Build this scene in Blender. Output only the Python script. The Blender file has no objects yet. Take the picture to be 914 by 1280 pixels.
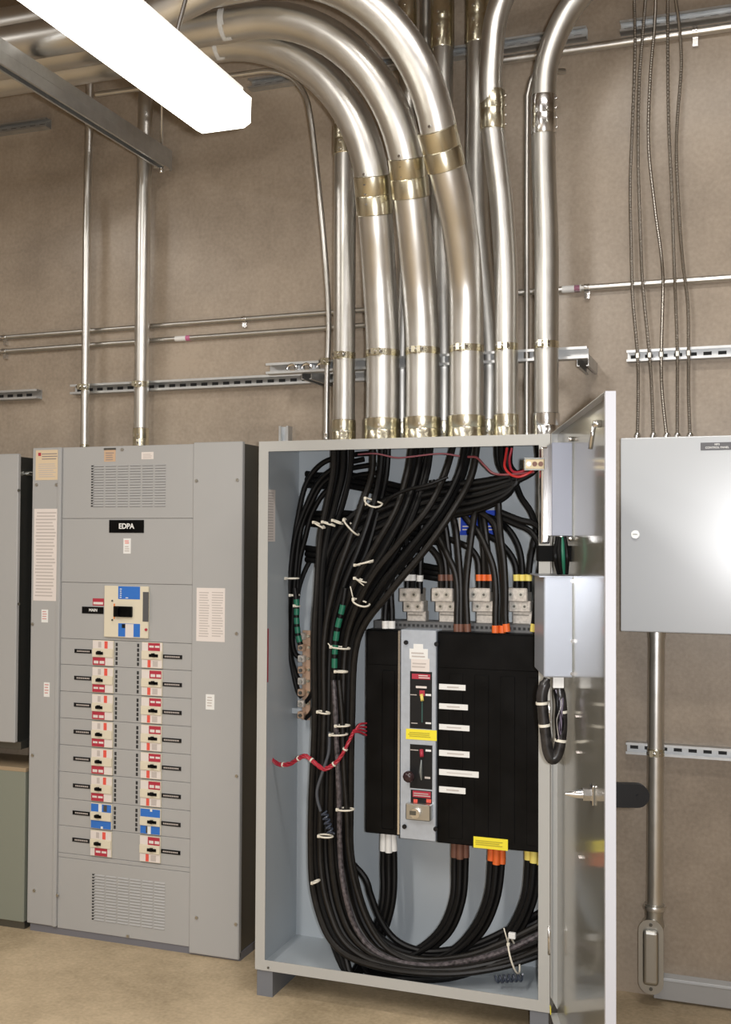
import bpy, bmesh, math, random
from mathutils import Vector, Matrix
random.seed(7)
C = bpy.context.scene.collection
PI = math.pi
sin, cos = math.sin, math.cos

# ------------------------------------------------------------------ camera
F, CX, CY = 1385.0, 457.0, 640.0
yaw, pitch, roll = math.radians(19.75), math.radians(-1.43), math.radians(0.3)
M0 = Matrix(((cos(yaw), sin(yaw), 0), (0, 0, -1), (-sin(yaw), cos(yaw), 0)))
PM = Matrix(((1, 0, 0), (0, cos(pitch), -sin(pitch)), (0, sin(pitch), cos(pitch))))
QM = Matrix(((cos(roll), -sin(roll), 0), (sin(roll), cos(roll), 0), (0, 0, 1)))
MC = QM @ PM @ M0
EYE = Vector((0, -4.06, 1.6))
cam = bpy.data.cameras.new('camera')
cam.sensor_fit = 'VERTICAL'; cam.sensor_height = 36; cam.lens = 36 * F / 1280
cam.clip_start = 0.05
co = bpy.data.objects.new('camera', cam); C.objects.link(co)
R3 = Matrix((MC[0], -MC[1], -MC[2])).transposed()
co.matrix_world = Matrix.Translation(EYE) @ R3.to_4x4()
bpy.context.scene.camera = co

# measuring helpers: a point of the photograph put on a known real plane
def ray(x, y): return MC.transposed() @ Vector(((x - CX) / F, (y - CY) / F, 1))
def P(x, y, Y):
    r = ray(x, y); return EYE + r * ((Y - EYE.y) / r.y)
def PX(x, y, X):
    r = ray(x, y); return EYE + r * ((X - EYE.x) / r.x)

# ------------------------------------------------------------------ mesh kit
def sharpen(bm):
    for e in bm.edges:
        if len(e.link_faces) == 2 and e.calc_face_angle(0) > .6: e.smooth = False
class MB:
    def __init__(s): s.bm = bmesh.new()
    def box(s, lo, hi, bev=0.0, seg=1):
        lo, hi = Vector(lo), Vector(hi)
        for i in range(3):
            if lo[i] > hi[i]: lo[i], hi[i] = hi[i], lo[i]
        m = Matrix.Translation((lo + hi) / 2) @ Matrix.Diagonal((*(hi - lo), 1))
        r = bmesh.ops.create_cube(s.bm, size=1, matrix=m)
        if bev:
            es = list({e for v in r['verts'] for e in v.link_edges})
            bmesh.ops.bevel(s.bm, geom=es, offset=bev, segments=seg, affect='EDGES', profile=.5)
        return s
    def tube(s, pts, r, seg=12, closed=False, caps=True, smooth=True, flat=1.0):
        pts = [Vector(p) for p in pts]; n = len(pts)
        rad = r if isinstance(r, (list, tuple)) else [r] * n
        tang = []
        for i in range(n):
            if closed: t = pts[(i + 1) % n] - pts[i - 1]
            else: t = pts[min(i + 1, n - 1)] - pts[max(i - 1, 0)]
            tang.append(t.normalized() if t.length > 1e-9 else (tang[-1] if tang else Vector((0, 0, 1))))
        t0 = tang[0]
        u = t0.cross(Vector((0, 0, 1)))
        if u.length < 1e-3: u = t0.cross(Vector((0, 1, 0)))
        u.normalize()
        rings = []
        for i in range(n):
            t = tang[i]
            u = (u - t * u.dot(t))
            u.normalize(); v = t.cross(u)
            rings.append([s.bm.verts.new(pts[i] + (u * cos(2 * PI * k / seg) + v * sin(2 * PI * k / seg) * flat) * rad[i]) for k in range(seg)])
        m = n if closed else n - 1
        for i in range(m):
            a, b = rings[i], rings[(i + 1) % n]
            for k in range(seg):
                f = s.bm.faces.new((a[k], a[(k + 1) % seg], b[(k + 1) % seg], b[k])); f.smooth = smooth
        if caps and not closed:
            s.bm.faces.new(rings[0][::-1]); s.bm.faces.new(rings[-1])
        return s
    def cyl(s, a, b, r, seg=16): return s.tube([a, b], r, seg)
    def prism(s, poly, ext):
        ext = Vector(ext); a = [s.bm.verts.new(Vector(p)) for p in poly]; b = [s.bm.verts.new(Vector(p) + ext) for p in poly]
        n = len(a); s.bm.faces.new(a[::-1]); s.bm.faces.new(b)
        for i in range(n): s.bm.faces.new((a[i], a[(i + 1) % n], b[(i + 1) % n], b[i]))
        return s
    def ball(s, c, r, sc=(1, 1, 1)):
        x = bmesh.ops.create_icosphere(s.bm, subdivisions=2, radius=r, matrix=Matrix.Translation(c) @ Matrix.Diagonal((*sc, 1)))
        for v in x['verts']:
            for f in v.link_faces: f.smooth = True
        return s
    def build(s, name, mat, parent=None):
        bm = s.bm
        bmesh.ops.recalc_face_normals(bm, faces=bm.faces); sharpen(bm)
        if parent is None:
            xs = [v.co for v in bm.verts]
            off = Vector(((min(p.x for p in xs) + max(p.x for p in xs)) / 2, (min(p.y for p in xs) + max(p.y for p in xs)) / 2, min(p.z for p in xs)))
        else: off = OFF[parent.name]
        bmesh.ops.translate(bm, verts=bm.verts, vec=-off)
        me = bpy.data.meshes.new(name); bm.to_mesh(me); bm.free(); me.materials.append(mat)
        o = bpy.data.objects.new(name, me); C.objects.link(o)
        if parent is None: o.location = off
        else: o.parent = parent
        OFF[o.name] = off
        return o
OFF = {}
def tag(o, label, cat, group=None):
    o['label'] = label; o['category'] = cat
    if group: o['group'] = group
    return o
def thing(name, loc, label, cat, group=None):
    o = bpy.data.objects.new(name, None); C.objects.link(o); o.location = loc; o.empty_display_size = .05
    OFF[o.name] = Vector(loc); return tag(o, label, cat, group)
def struct(o): o['kind'] = 'structure'; return o
def stuff(o): o['kind'] = 'stuff'; return o
def spline(pts, per=6):
    pts = [Vector(p) for p in pts]; out = []
    q = [pts[0] * 2 - pts[1]] + pts + [pts[-1] * 2 - pts[-2]]
    for i in range(1, len(q) - 2):
        p0, p1, p2, p3 = q[i - 1:i + 3]
        for k in range(per):
            t = k / per
            out.append(.5 * ((2 * p1) + (p2 - p0) * t + (2 * p0 - 5 * p1 + 4 * p2 - p3) * t * t + (3 * p1 - p0 - 3 * p2 + p3) * t ** 3))
    out.append(pts[-1]); return out
def fillet(pts, rad, n=10):
    """polyline with round bends of the given radius"""
    pts = [Vector(p) for p in pts]; out = [pts[0]]
    for i in range(1, len(pts) - 1):
        a, b, c = pts[i - 1], pts[i], pts[i + 1]
        u = (a - b).normalized(); v = (c - b).normalized(); ang = u.angle(v)
        rr = rad[i - 1] if isinstance(rad, (list, tuple)) else rad
        d = rr / math.tan(ang / 2); d = min(d, (a - b).length * .48, (c - b).length * .48); rr = d * math.tan(ang / 2)
        ce = b + (u + v).normalized() * (rr / sin(ang / 2))
        s0, s1 = b + u * d - ce, b + v * d - ce
        tot = s0.angle(s1); ax = s0.cross(s1).normalized()
        for k in range(n + 1): out.append(ce + Matrix.Rotation(tot * k / n, 3, ax) @ s0)
    out.append(pts[-1]); return out
def letters(s, h, at, mat, parent, name='lettering', align='CENTER', depth=.0004):
    cu = bpy.data.curves.new('t', 'FONT'); cu.body = s; cu.size = h / .72; cu.align_x = align; cu.align_y = 'CENTER'; cu.extrude = depth; cu.offset = h * .035
    ob = bpy.data.objects.new('t', cu); me = bpy.data.meshes.new_from_object(ob)
    bpy.data.objects.remove(ob); off = OFF[parent.name]
    for v in me.vertices:
        x, y, z = v.co; v.co = Vector((at[0] + x, at[1] - z, at[2] + y)) - off
    me.materials.clear(); me.materials.append(mat); me.name = name
    o = bpy.data.objects.new(name, me); C.objects.link(o); o.parent = parent; OFF[o.name] = off; return o

# ------------------------------------------------------------------ materials
def mat(name, col, rough=.5, metal=0.0, coat=0.0, noise=0.0, nscale=8.0, rnoise=0.0, bump=0.0, bscale=60.0, emit=None, spec=.5, coatr=.05):
    m = bpy.data.materials.new(name); m.use_nodes = True; nt = m.node_tree; b = nt.nodes['Principled BSDF']
    b.inputs['Base Color'].default_value = (*col, 1); b.inputs['Roughness'].default_value = rough; b.inputs['Metallic'].default_value = metal
    b.inputs['Coat Weight'].default_value = coat; b.inputs['Coat Roughness'].default_value = coatr; b.inputs['Specular IOR Level'].default_value = spec
    if noise or rnoise or bump: tc = nt.nodes.new('ShaderNodeTexCoord')
    if noise:
        t = nt.nodes.new('ShaderNodeTexNoise'); t.inputs['Scale'].default_value = nscale; t.inputs['Detail'].default_value = 6
        nt.links.new(tc.outputs['Object'], t.inputs['Vector'])
        r = nt.nodes.new('ShaderNodeMapRange'); r.inputs['From Min'].default_value = .3; r.inputs['From Max'].default_value = .7
        r.inputs['To Min'].default_value = 1 - noise; r.inputs['To Max'].default_value = 1 + noise
        nt.links.new(t.outputs['Fac'], r.inputs['Value'])
        x = nt.nodes.new('ShaderNodeVectorMath'); x.operation = 'SCALE'; x.inputs[0].default_value = col
        nt.links.new(r.outputs['Result'], x.inputs['Scale']); nt.links.new(x.outputs['Vector'], b.inputs['Base Color'])
    if rnoise:
        t = nt.nodes.new('ShaderNodeTexNoise'); t.inputs['Scale'].default_value = nscale * 1.7; t.inputs['Detail'].default_value = 4
        nt.links.new(tc.outputs['Object'], t.inputs['Vector'])
        r = nt.nodes.new('ShaderNodeMapRange'); r.inputs['From Min'].default_value = .3; r.inputs['From Max'].default_value = .7
        r.inputs['To Min'].default_value = max(.02, rough - rnoise); r.inputs['To Max'].default_value = rough + rnoise
        nt.links.new(t.outputs['Fac'], r.inputs['Value']); nt.links.new(r.outputs['Result'], b.inputs['Roughness'])
    if bump:
        t = nt.nodes.new('ShaderNodeTexNoise'); t.inputs['Scale'].default_value = bscale; t.inputs['Detail'].default_value = 5
        nt.links.new(tc.outputs['Object'], t.inputs['Vector'])
        u = nt.nodes.new('ShaderNodeBump'); u.inputs['Strength'].default_value = bump; u.inputs['Distance'].default_value = .004
        nt.links.new(t.outputs['Fac'], u.inputs['Height']); nt.links.new(u.outputs['Normal'], b.inputs['Normal'])
    if emit:
        b.inputs['Emission Color'].default_value = (*emit[:3], 1); b.inputs['Emission Strength'].default_value = emit[3]
    return m
def concrete(name, c1, c2, rough, mottled, coat=0.0):
    """two-scale mottled concrete with fine grain"""
    m = mat(name, c1, rough, bump=.12, bscale=90, coat=coat, coatr=.25); nt = m.node_tree; b = nt.nodes['Principled BSDF']
    tc = nt.nodes.new('ShaderNodeTexCoord')
    a = nt.nodes.new('ShaderNodeTexNoise'); a.inputs['Scale'].default_value = mottled; a.inputs['Detail'].default_value = 8; a.inputs['Roughness'].default_value = .65
    g = nt.nodes.new('ShaderNodeTexNoise'); g.inputs['Scale'].default_value = 70; g.inputs['Detail'].default_value = 3
    for t in (a, g): nt.links.new(tc.outputs['Object'], t.inputs['Vector'])
    ad = nt.nodes.new('ShaderNodeMath'); ad.operation = 'MULTIPLY_ADD'; ad.inputs[1].default_value = .35
    nt.links.new(g.outputs['Fac'], ad.inputs[0]); nt.links.new(a.outputs['Fac'], ad.inputs[2])
    r = nt.nodes.new('ShaderNodeMapRange'); r.inputs['From Min'].default_value = .52; r.inputs['From Max'].default_value = .84
    nt.links.new(ad.outputs[0], r.inputs['Value'])
    mx = nt.nodes.new('ShaderNodeMix'); mx.data_type = 'RGBA'; mx.inputs['A'].default_value = (*c1, 1); mx.inputs['B'].default_value = (*c2, 1)
    nt.links.new(r.outputs['Result'], mx.inputs['Factor']); nt.links.new(mx.outputs['Result'], b.inputs['Base Color'])
    return m
W = concrete('wall concrete', (.255, .205, .153), (.40, .328, .252), .5, 1.7, .3)
FL = concrete('floor concrete', (.34, .265, .165), (.58, .46, .305), .6, 2.6)
CEIL = mat('ceiling', (.30, .25, .21), .8)
WHW = mat('painted wall', (.42, .37, .31), .7)
GALV = mat('galvanised conduit', (.74, .73, .70), .36, 1.0, noise=.035, nscale=9, rnoise=.03)
GALVD = mat('dull galvanised conduit', (.58, .57, .54), .40, 1.0, noise=.06, nscale=12, rnoise=.03)
ZINC = mat('zinc strut', (.55, .56, .56), .42, .85, noise=.08, nscale=25)
BRASSY = mat('dichromate coupling', (.70, .66, .52), .26, 1.0, noise=.04, nscale=12)
STEEL = mat('bright steel', (.75, .75, .75), .2, 1.0)
ALU = mat('cast aluminium', (.55, .54, .50), .38, 1.0)
FLEX = mat('armoured cable', (.36, .33, .29), .4, 1.0)
GREY = mat('grey enamel', (.385, .385, .38), .38, noise=.02, nscale=3)
GREYC = mat('cabinet enamel', (.43, .43, .41), .36)
GREYI = mat('cabinet inner enamel', (.42, .46, .49), .34)
GREYL = mat('light grey enamel', (.53, .555, .575), .25, coat=.4, coatr=.32)
GREEN = mat('grey green enamel', (.23, .245, .20), .42)
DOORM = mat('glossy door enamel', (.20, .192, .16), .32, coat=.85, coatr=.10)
DOORE = mat('flash-lit door enamel', (.52, .53, .57), .4)  # brightness of the flash on the free edge is put into this paler colour
BOXM = mat('control box enamel', (.22, .235, .29), .35)
DARK = mat('dark steel', (.16, .16, .145), .34, .8)
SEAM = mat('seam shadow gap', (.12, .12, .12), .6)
SLOT = mat('slot black', (.02, .02, .02), .7)
CABLE = mat('black cable jacket', (.0042, .004, .004), .44, noise=.25, nscale=30, spec=.2)
CABLEB = mat('brownish worn cable jacket', (.0095, .008, .0066), .44, noise=.35, nscale=40, spec=.28)
BLK = mat('black plastic', (.004, .004, .0042), .36, noise=.6, nscale=9, spec=.12)
BLKM = mat('black matt', (.009, .009, .010), .45, spec=.3)
WHT = mat('white tape', (.78, .78, .76), .5)
TIE = mat('nylon tie', (.72, .68, .58), .45)
BRN = mat('brown tape', (.15, .065, .042), .5)
ORG = mat('orange tape', (.75, .14, .025), .5)
YEL = mat('yellow tape', (.80, .66, .16), .5)
YLAB = mat('yellow label', (.86, .74, .04), .45)
REDW = mat('red wire', (.40, .022, .04), .4)
REDL = mat('red label', (.42, .03, .055), .5)
REDB = mat('bright red label', (.75, .10, .07), .5)
GRNT = mat('green tape', (.01, .13, .075), .45)
BLUE = mat('blue label', (.03, .16, .55), .45)
DBLUE = mat('deep blue label', (.01, .06, .55), .4)
CREAM = mat('cream plastic', (.70, .64, .50), .45)
PAPER = mat('paper', (.72, .66, .62), .6)
YPAPER = mat('yellowed label', (.66, .53, .36), .6)
OPAPER = mat('orange label', (.55, .38, .25), .6)
INK = mat('ink', (.28, .24, .22), .6)
FAINT = mat('faint print', (.50, .45, .42), .6)
COPPER = mat('copper bar', (.55, .38, .27), .4, .35)
LUGM = mat('tinned lug', (.56, .52, .47), .45, .3, noise=.2, nscale=90)
PLATE = mat('brushed face plate', (.48, .53, .60), .36, .35, noise=.06, nscale=40)
LAMPD = mat('lit diffuser', (.9, .9, .85), .5, emit=(1, .97, .86, 4.0))
LAMPW = mat('lamp housing', (.8, .78, .76), .4)
TAN = mat('tan ledge', (.36, .27, .17), .6)

# ------------------------------------------------------------------ room
struct(MB().box((-6, 0, -.1), (3.2, .2, 4.7)).build('wall_back', W))
struct(MB().box((-6.2, -6.8, -.1), (-6, .2, 4.7)).build('wall_left', WHW))
struct(MB().box((3.2, -6.8, -.1), (3.4, .2, 4.7)).build('wall_right', WHW))
struct(MB().box((-6, -6.8, -.1), (3.2, -6.6, 4.7)).build('wall_front', WHW))
struct(MB().box((-6, -6.6, -.1), (3.2, 0, 0)).build('floor', FL))
struct(MB().box((-6, -6.6, 4.5), (3.2, 0, 4.7)).build('ceiling', CEIL))

# ------------------------------------------------------------------ strut channels
def channel(m, p0, p1, opn, w=.0205, d=.041, slots=True):
    p0, p1 = Vector(p0), Vector(p1); ax = (p1 - p0).normalized(); b = Vector(opn); a = ax.cross(b)
    t, l = .0025, .009
    prof = [(-w, 0), (w, 0), (w, d), (w - l, d), (w - l, d - t), (w - t, d - t), (w - t, t), (-w + t, t), (-w + t, d - t), (-w + l, d - t), (-w + l, d), (-w, d)]
    m.prism([p0 + a * x + b * y for x, y in prof], p1 - p0)
    return a, b, ax
def strut(name, p0, p1, opn, label, group=None, w=.0205, d=.041, mt=None):
    root = thing(name, p0, label, 'strut', group)
    m = MB(); a, b, ax = channel(m, p0, p1, opn, w, d); m.build('channel', mt or ZINC, root)
    s = MB(); L = (Vector(p1) - Vector(p0)).length; n = int(L / .05)
    for i in range(n):
        c = Vector(p0) + ax * (.025 + i * .05) + b * .0032
        s.prism([c + ax * x + a * y for x, y in ((-.014, -.007), (.014, -.007), (.014, .007), (-.014, .007))], b * .0006)
    stuff(s.build('slots', SLOT, root))
    return root
strut('strut_channel', (-.457, 0, 2.26), (.6, 0, 2.26), (0, -1, 0), 'short-slotted strut rail clamping the five armoured cables above the wall cabinet')
strut('strut_channel', (-.46, 0, .868), (.6, 0, .868), (0, -1, 0), 'strut rail low on the wall behind the single conduit under the wall cabinet')
strut('strut_channel', (-.48, 0, 3.453), (.6, 0, 3.453), (0, -1, 0), 'strut rail at top right crossed by the five armoured cables')
strut('strut_channel', (-1.96, 0, 3.445), (-.60, 0, 3.455), (0, -1, 0), 'high strut rail running behind the big conduit bends')
strut('strut_channel', (-3.9, 0, 3.41), (-2.93, 0, 3.41), (0, -1, 0), 'dark strut rail high on the wall at far left below the pipes')
strut('strut_channel', (-3.9, 0, 2.225), (-2.96, 0, 2.225), (0, -1, 0), 'short strut rail left of the two thin risers')
strut('strut_channel', (-2.79, 0, 2.236), (-1.45, 0, 2.236), (0, -1, 0), 'strut rail clamping the two thin risers above the breaker panel')
# stand-off frame carrying the conduits above the open cabinet
sf = thing('pipe_support', (-1.2, -.05, 2.235), 'stand-off strut frame carrying the conduits above the open cabinet', 'strut frame')
m = MB(); channel(m, (-1.77, -.215, 2.245), (-.565, -.215, 2.245), (0, -1, 0)); m.build('rail', ZINC, sf)
for x in (-1.62, -.585):
    m = MB(); channel(m, (x, 0, 2.245), (x, -.215, 2.245), (0, 0, -1)); m.build('side_arm', ZINC, sf)
m = MB()
for x in (-1.66, -1.60, -1.54):
    m.box((x - .012, -.258, 2.232), (x + .012, -.20, 2.258), .003); m.tube([(x + .02 * cos(k * .3), -.262, 2.235 + .02 * sin(k * .3)) for k in range(11)], .004, 6)
m.build('pipe_clamp', STEEL, sf)
# trapeze hanger under the conduit bank
tz = thing('trapeze_hanger', (-2.32, -.05, 3.14), 'double strut trapeze hanger holding up the conduit bank at upper left', 'trapeze hanger')
m = MB(); channel(m, (-2.32, -.05, 3.165), (-2.32, -1.75, 3.165), (0, 0, 1), .0205, .041)
m.build('channel', ZINC, tz)
m = MB(); channel(m, (-2.32, -.05, 3.1645), (-2.32, -1.75, 3.1645), (0, 0, -1), .0205, .041); m.build('channel', ZINC, tz)
for y in (-.10, -1.35):
    m = MB(); m.cyl((-2.32, y, 3.10), (-2.32, y, 4.5), .005, 8); m.build('threaded_rod', STEEL, tz)
    m = MB(); m.box((-2.345, y - .022, 3.114), (-2.295, y + .022, 3.1235)); m.cyl((-2.32, y, 3.098), (-2.32, y, 3.115), .011, 6); m.build('nut', STEEL, tz)

# ------------------------------------------------------------------ conduits
def coupling(m, a, b, r):
    a, b = Vector(a), Vector(b)
    m.tube([a, a.lerp(b, .02), a.lerp(b, .47), a.lerp(b, .5), a.lerp(b, .53), a.lerp(b, .98), b], [r * .96, r, r, r * .975, r, r, r * .96], 28)
def screws(root, a, b, r, dirn, n=4):
    a, b = Vector(a), Vector(b); dirn = Vector(dirn).normalized()
    for k in range(n):
        c = a.lerp(b, (k + .5) / n); MB().cyl(c + dirn * r * .97, c + dirn * (r + .005), .0048, 8).build('set_screw', STEEL, root)
def at_len(path, frac):
    L = [0]
    for i in range(1, len(path)): L.append(L[-1] + (path[i] - path[i - 1]).length)
    t = frac * L[-1]
    for i in range(1, len(path)):
        if L[i] >= t:
            return path[i - 1].lerp(path[i], (t - L[i - 1]) / max(1e-9, L[i] - L[i - 1])), (path[i] - path[i - 1]).normalized(), L[-1]
def conduit(path, r, label, mt=GALV, collar_z=None, coup=None, clampz=None, seg=28, tape=None, group=None, cmat=None, name='conduit', sdir=(-.12, -1, 0)):
    """path from the bottom upwards"""
    p0 = path[0]
    root = thing(name, p0, label, 'conduit', group)
    MB().tube(path, r, seg).build('pipe', mt, root)
    if collar_z:
        m = MB(); coupling(m, (p0.x, p0.y, p0.z), (p0.x, p0.y, p0.z + collar_z), r * 1.09); c = m.build('connector', cmat or BRASSY, root)
        screws(c, (p0.x, p0.y, p0.z + .02), (p0.x, p0.y, p0.z + collar_z - .02), r * 1.09, (.15, -1, 0), 3)
    for (pt, tan, ln) in coup or []:
        a, b = pt - tan * ln / 2, pt + tan * ln / 2
        m = MB(); coupling(m, a, b, r * 1.085); c = m.build('coupling', cmat or BRASSY, root)
        screws(c, a, b, r * 1.085, sdir, 4)
    if clampz:
        z = clampz
        pt = min(path, key=lambda q: abs(q.z - z)); i = path.index(pt); j = min(i + 1, len(path) - 1); k = max(i - 1, 0)
        if (path[j].z - path[k].z) > 1e-6: pt = path[k].lerp(path[j], max(0, min(1, (z - path[k].z) / (path[j].z - path[k].z))))
        m = MB(); rr = r * 1.03
        for dz in (-.011, .011): pass
        m.tube([(pt.x, pt.y, z - .012), (pt.x, pt.y, z + .012)], rr, seg)
        m.box((pt.x - .018, pt.y - rr - .016, z - .011), (pt.x - .006, pt.y - rr + .006, z + .011)); m.box((pt.x + .002, pt.y - rr - .016, z - .011), (pt.x + .014, pt.y - rr + .006, z + .011))
        cl = m.build('strap', BRASSY, root)
        m = MB(); m.cyl((pt.x - .026, pt.y - rr - .009, z), (pt.x + .022, pt.y - rr - .009, z), .006, 8); m.build('bolt', STEEL, cl)
    return root
ZT = 1.946
def V(*a): return Vector(a)
# front row: three large bends
def bend(xb, pts, yh, zh, xlead, r, label, coupf, tapex):
    base = [V(xb, -.33, ZT), V(xb, -.33, 2.26)]
    p = spline(base + pts, 8)
    top = p[-1]; tan = (p[-1] - p[-2]).normalized()
    # quarter elbow from the leaning riser into the level run
    R = zh - top.z
    el = []
    for k in range(1, 19):
        a = k / 18 * PI / 2
        t = k / 18
        el.append(V(top.x - R * (1 - cos(a)), top.y + (yh - top.y) * (1 - (1 - t) ** 2), top.z + R * sin(a)))
    q = p + el + [V(xlead, yh, zh)]
    root = conduit(q, r, label, GALV, .085, [(coupf[0], coupf[1], .13)], 2.262)
    m = MB(); c = V(tapex, yh, zh); 
    rr = r * 1.02
    for (x0, x1, a0, a1) in ((-.011, .011, 150, 205), (-.011, .004, 205, 250), (-.011, .022, 250, 262)):
        n_ = 8; ang = [math.radians(a0 + (a1 - a0) * k / n_) for k in range(n_ + 1)]
        poly = [c + V(x0, rr * cos(a), rr * sin(a)) for a in ang] + [c + V(x0, rr * .96 * cos(a), rr * .96 * sin(a)) for a in ang[::-1]]
        m.prism(poly, (x1 - x0, 0, 0))
    m.build('marking_tape', mat_tape, root); return root
mat_tape = mat('white marking tape', (.62, .62, .60), .5)
ru = .060
def lean(p, q): return (q - p).normalized()
def lead(*q): return [P(*p) for p in q]
lB = lead((475, 360, -.36), (471, 290, -.43), (467, 240, -.48)); lC = lead((525, 370, -.36), (518.5, 290, -.45), (511, 218, -.53)); lD = lead((582, 360, -.36), (576, 295, -.45), (566, 240, -.54), (551, 182, -.62))
def cp(l): d = lean(l[-2], l[-1]); return (l[-1] - d * .01, d)
bend(-1.277, lB, -.58, 3.352, -4.2, ru, 'large conduit with the lowest bend, leftmost of the three thick bends', cp(lB), -1.80)
bend(-1.128, lC, -.69, 3.362, -4.2, ru, 'large conduit with the middle bend, between the two other thick bends', cp(lC), -1.72)
bend(-.969, lD, -.81, 3.43, -4.2, ru, 'large conduit with the topmost bend, rightmost of the three thick bends', cp(lD), -1.62)
# fourth pipe of the bank, passing in front
q = [V(-4.2, -.94, 3.29), V(-1.9, -.94, 3.29), V(-1.2, -.94, 3.5), V(.3, -.94, 3.9)]
m = MB(); tag(m.tube(fillet(q, .5), ru, 28).build('conduit', GALV), 'conduit nearest the viewer in the bank on the trapeze hanger', 'conduit')
# 3 inch risers
q = fillet([V(-1.424, -.33, ZT), V(-1.424, -.33, 3.47), V(-4.2, -.33, 3.47)], .36, 14)
conduit(q, .040, 'mid-sized riser at the left end of the conduit row, beside the thinnest pipe', GALV, .085, [(V(-1.424, -.33, 3.05), V(0, 0, 1), .11)], 2.262)
q = spline([V(-.828, -.33, ZT), V(-.828, -.33, 2.26), V(-.828, -.335, 2.5), V(-.84, -.355, 2.75), V(-.862, -.40, 3.02), V(-.862, -.42, 3.22), V(-.83, -.42, 3.42), V(-.70, -.42, 3.60), V(-.40, -.42, 3.72), V(.4, -.42, 3.80)], 8)
conduit(q, .040, 'mid-sized riser bending right at the top, second from the right end of the row', GALV, .085, [(V(-.862, -.405, 3.06), V(0, -.04, 1).normalized(), .13)], 2.262, sdir=(1, .2, 0))
q = spline([V(-.690, -.33, ZT), V(-.690, -.33, 2.26), V(-.690, -.33, 2.6), V(-.697, -.34, 2.85), V(-.695, -.36, 3.05), V(-.680, -.37, 3.22), V(-.60, -.37, 3.39), V(-.46, -.37, 3.50), V(-.25, -.37, 3.55), V(.5, -.37, 3.56)], 8)
conduit(q, .041, 'right-hand riser of the conduit row with a silver coupling, bending right', GALVD, .085, [(V(-.695, -.358, 3.04), V(0, -.05, 1).normalized(), .13)], 2.262, cmat=STEEL, sdir=(1, -.2, 0))
# back row
for xb, xt, lab in ((-1.251, P(510, 80, -.18).x, 'rear riser showing between the first and second thick conduits'),
                    (-1.092, P(553, 80, -.18).x, 'rear riser showing between the second and third thick conduits'),
                    (-.925, P(597, 80, -.18).x, 'rear riser showing between the third thick conduit and the riser bending right')):
    q = spline([V(xb, -.18, ZT), V(xb, -.18, 2.3), V(xt, -.18, 2.8), V(xt, -.18, 3.3), V(xt, -.18, 4.45)], 6)
    conduit(q, .040 if xb > -1.2 else .032, lab, GALVD, .085, [(V(xt, -.18, 3.50), V(0, 0, 1), .20)], None)
m = MB(); tag(m.tube([V(-1.19, -.10, 2.3), V(-1.19, -.10, 4.45)], .022, 16).build('conduit', GALVD), 'thin dark pipe at top behind the topmost thick bend', 'conduit')
m = MB(); tag(m.tube([V(-1.20, -.36, 3.54), V(-.6, -.36, 3.66), V(.6, -.36, 3.85)], .022, 16).build('conduit', GALV), 'short stretch of pipe crossing at top right of the thick bends', 'conduit')
# thin pipes
q = spline([P(408, 549, -.26), P(409, 470, -.26), P(411, 395, -.26), P(405, 300, -.26), P(395, 200, -.26), P(388, 145, -.26), P(381, 118, -.26), P(364, 97, -.26), P(337, 89, -.26), P(300, 93, -.26), P(200, 107, -.26), P(120, 118, -.26)], 6)
conduit(q, .0105, 'thinnest pipe left of the conduit row, curving away to the left', GALV, .03, None, 2.258, 14, cmat=GALV)
q = spline([V(-.775, -.24, ZT), V(-.775, -.24, 2.3), V(-.775, -.24, 3.05), V(-.77, -.24, 3.18), V(-.74, -.22, 3.25), V(-.66, -.15, 3.27)], 8)
conduit(q, .0105, 'thin pipe with a pink mark between the two right-hand risers', GALVD, .03, None, None, 14, cmat=GALV)
q = [V(-2.690, -.075, 1.965), V(-2.690, -.075, 2.9), V(-2.675, -.075, 4.45)]
conduit(q, .0175, 'thinner of the two risers above the breaker panel, at its left', GALV, .03, None, 2.236, 16)
q = [V(-2.418, -.075, 1.965), V(-2.418, -.075, 2.9), V(-2.40, -.075, 4.45)]
conduit(q, .030, 'thicker of the two risers above the breaker panel', GALV, .09, None, 2.236, 22)
def level(z0, z1, x0, x1, r, y, label, straps, tapes=(), mt=GALV):
    root = thing('conduit', (x0, y, z0), label, 'conduit')
    def zz(x): return z0 + (z1 - z0) * (x - x0) / (x1 - x0)
    MB().tube([(x0, y, z0), (x1, y, z1)], r, 14).build('pipe', mt, root)
    for x in straps:
        m = MB(); z = zz(x); m.tube([(x - .009, y, z), (x + .009, y, z)], r * 1.25, 14); m.box((x - .009, y + .001, z - r * 3.2), (x + .009, -.0005, z - r)); m.build('strap', STEEL, root)
    for x, w, mm in tapes:
        m = MB(); z = zz(x); m.tube([(x - w / 2, y, z), (x + w / 2, y, z)], r * 1.06, 14); m.build('tape', mm, root)
PINK = mat('pink tape', (.55, .16, .30), .5)
level(2.468, 2.498, -5.5, -1.2, .0105, -.014, 'upper of the two level pipes crossing the wall at left', (-3.15, -1.98), (), GALVD)
level(2.404, 2.438, -5.5, -1.2, .0105, -.014, 'lower of the two level pipes crossing the wall at left', (-3.15,), ((-2.27, .05, WHT), (-2.235, .02, PINK)), GALVD)
level(2.520, 2.520, -1.3, .9, .0125, -.016, 'level pipe behind the armoured cables above the wall cabinet', (-.60,), ((-.655, .07, WHT), (-.635, .02, PINK)))
level(3.400, 3.405, -.95, .9, .0155, -.019, 'level pipe just below the strut rail at top right', (-.22,))

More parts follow.
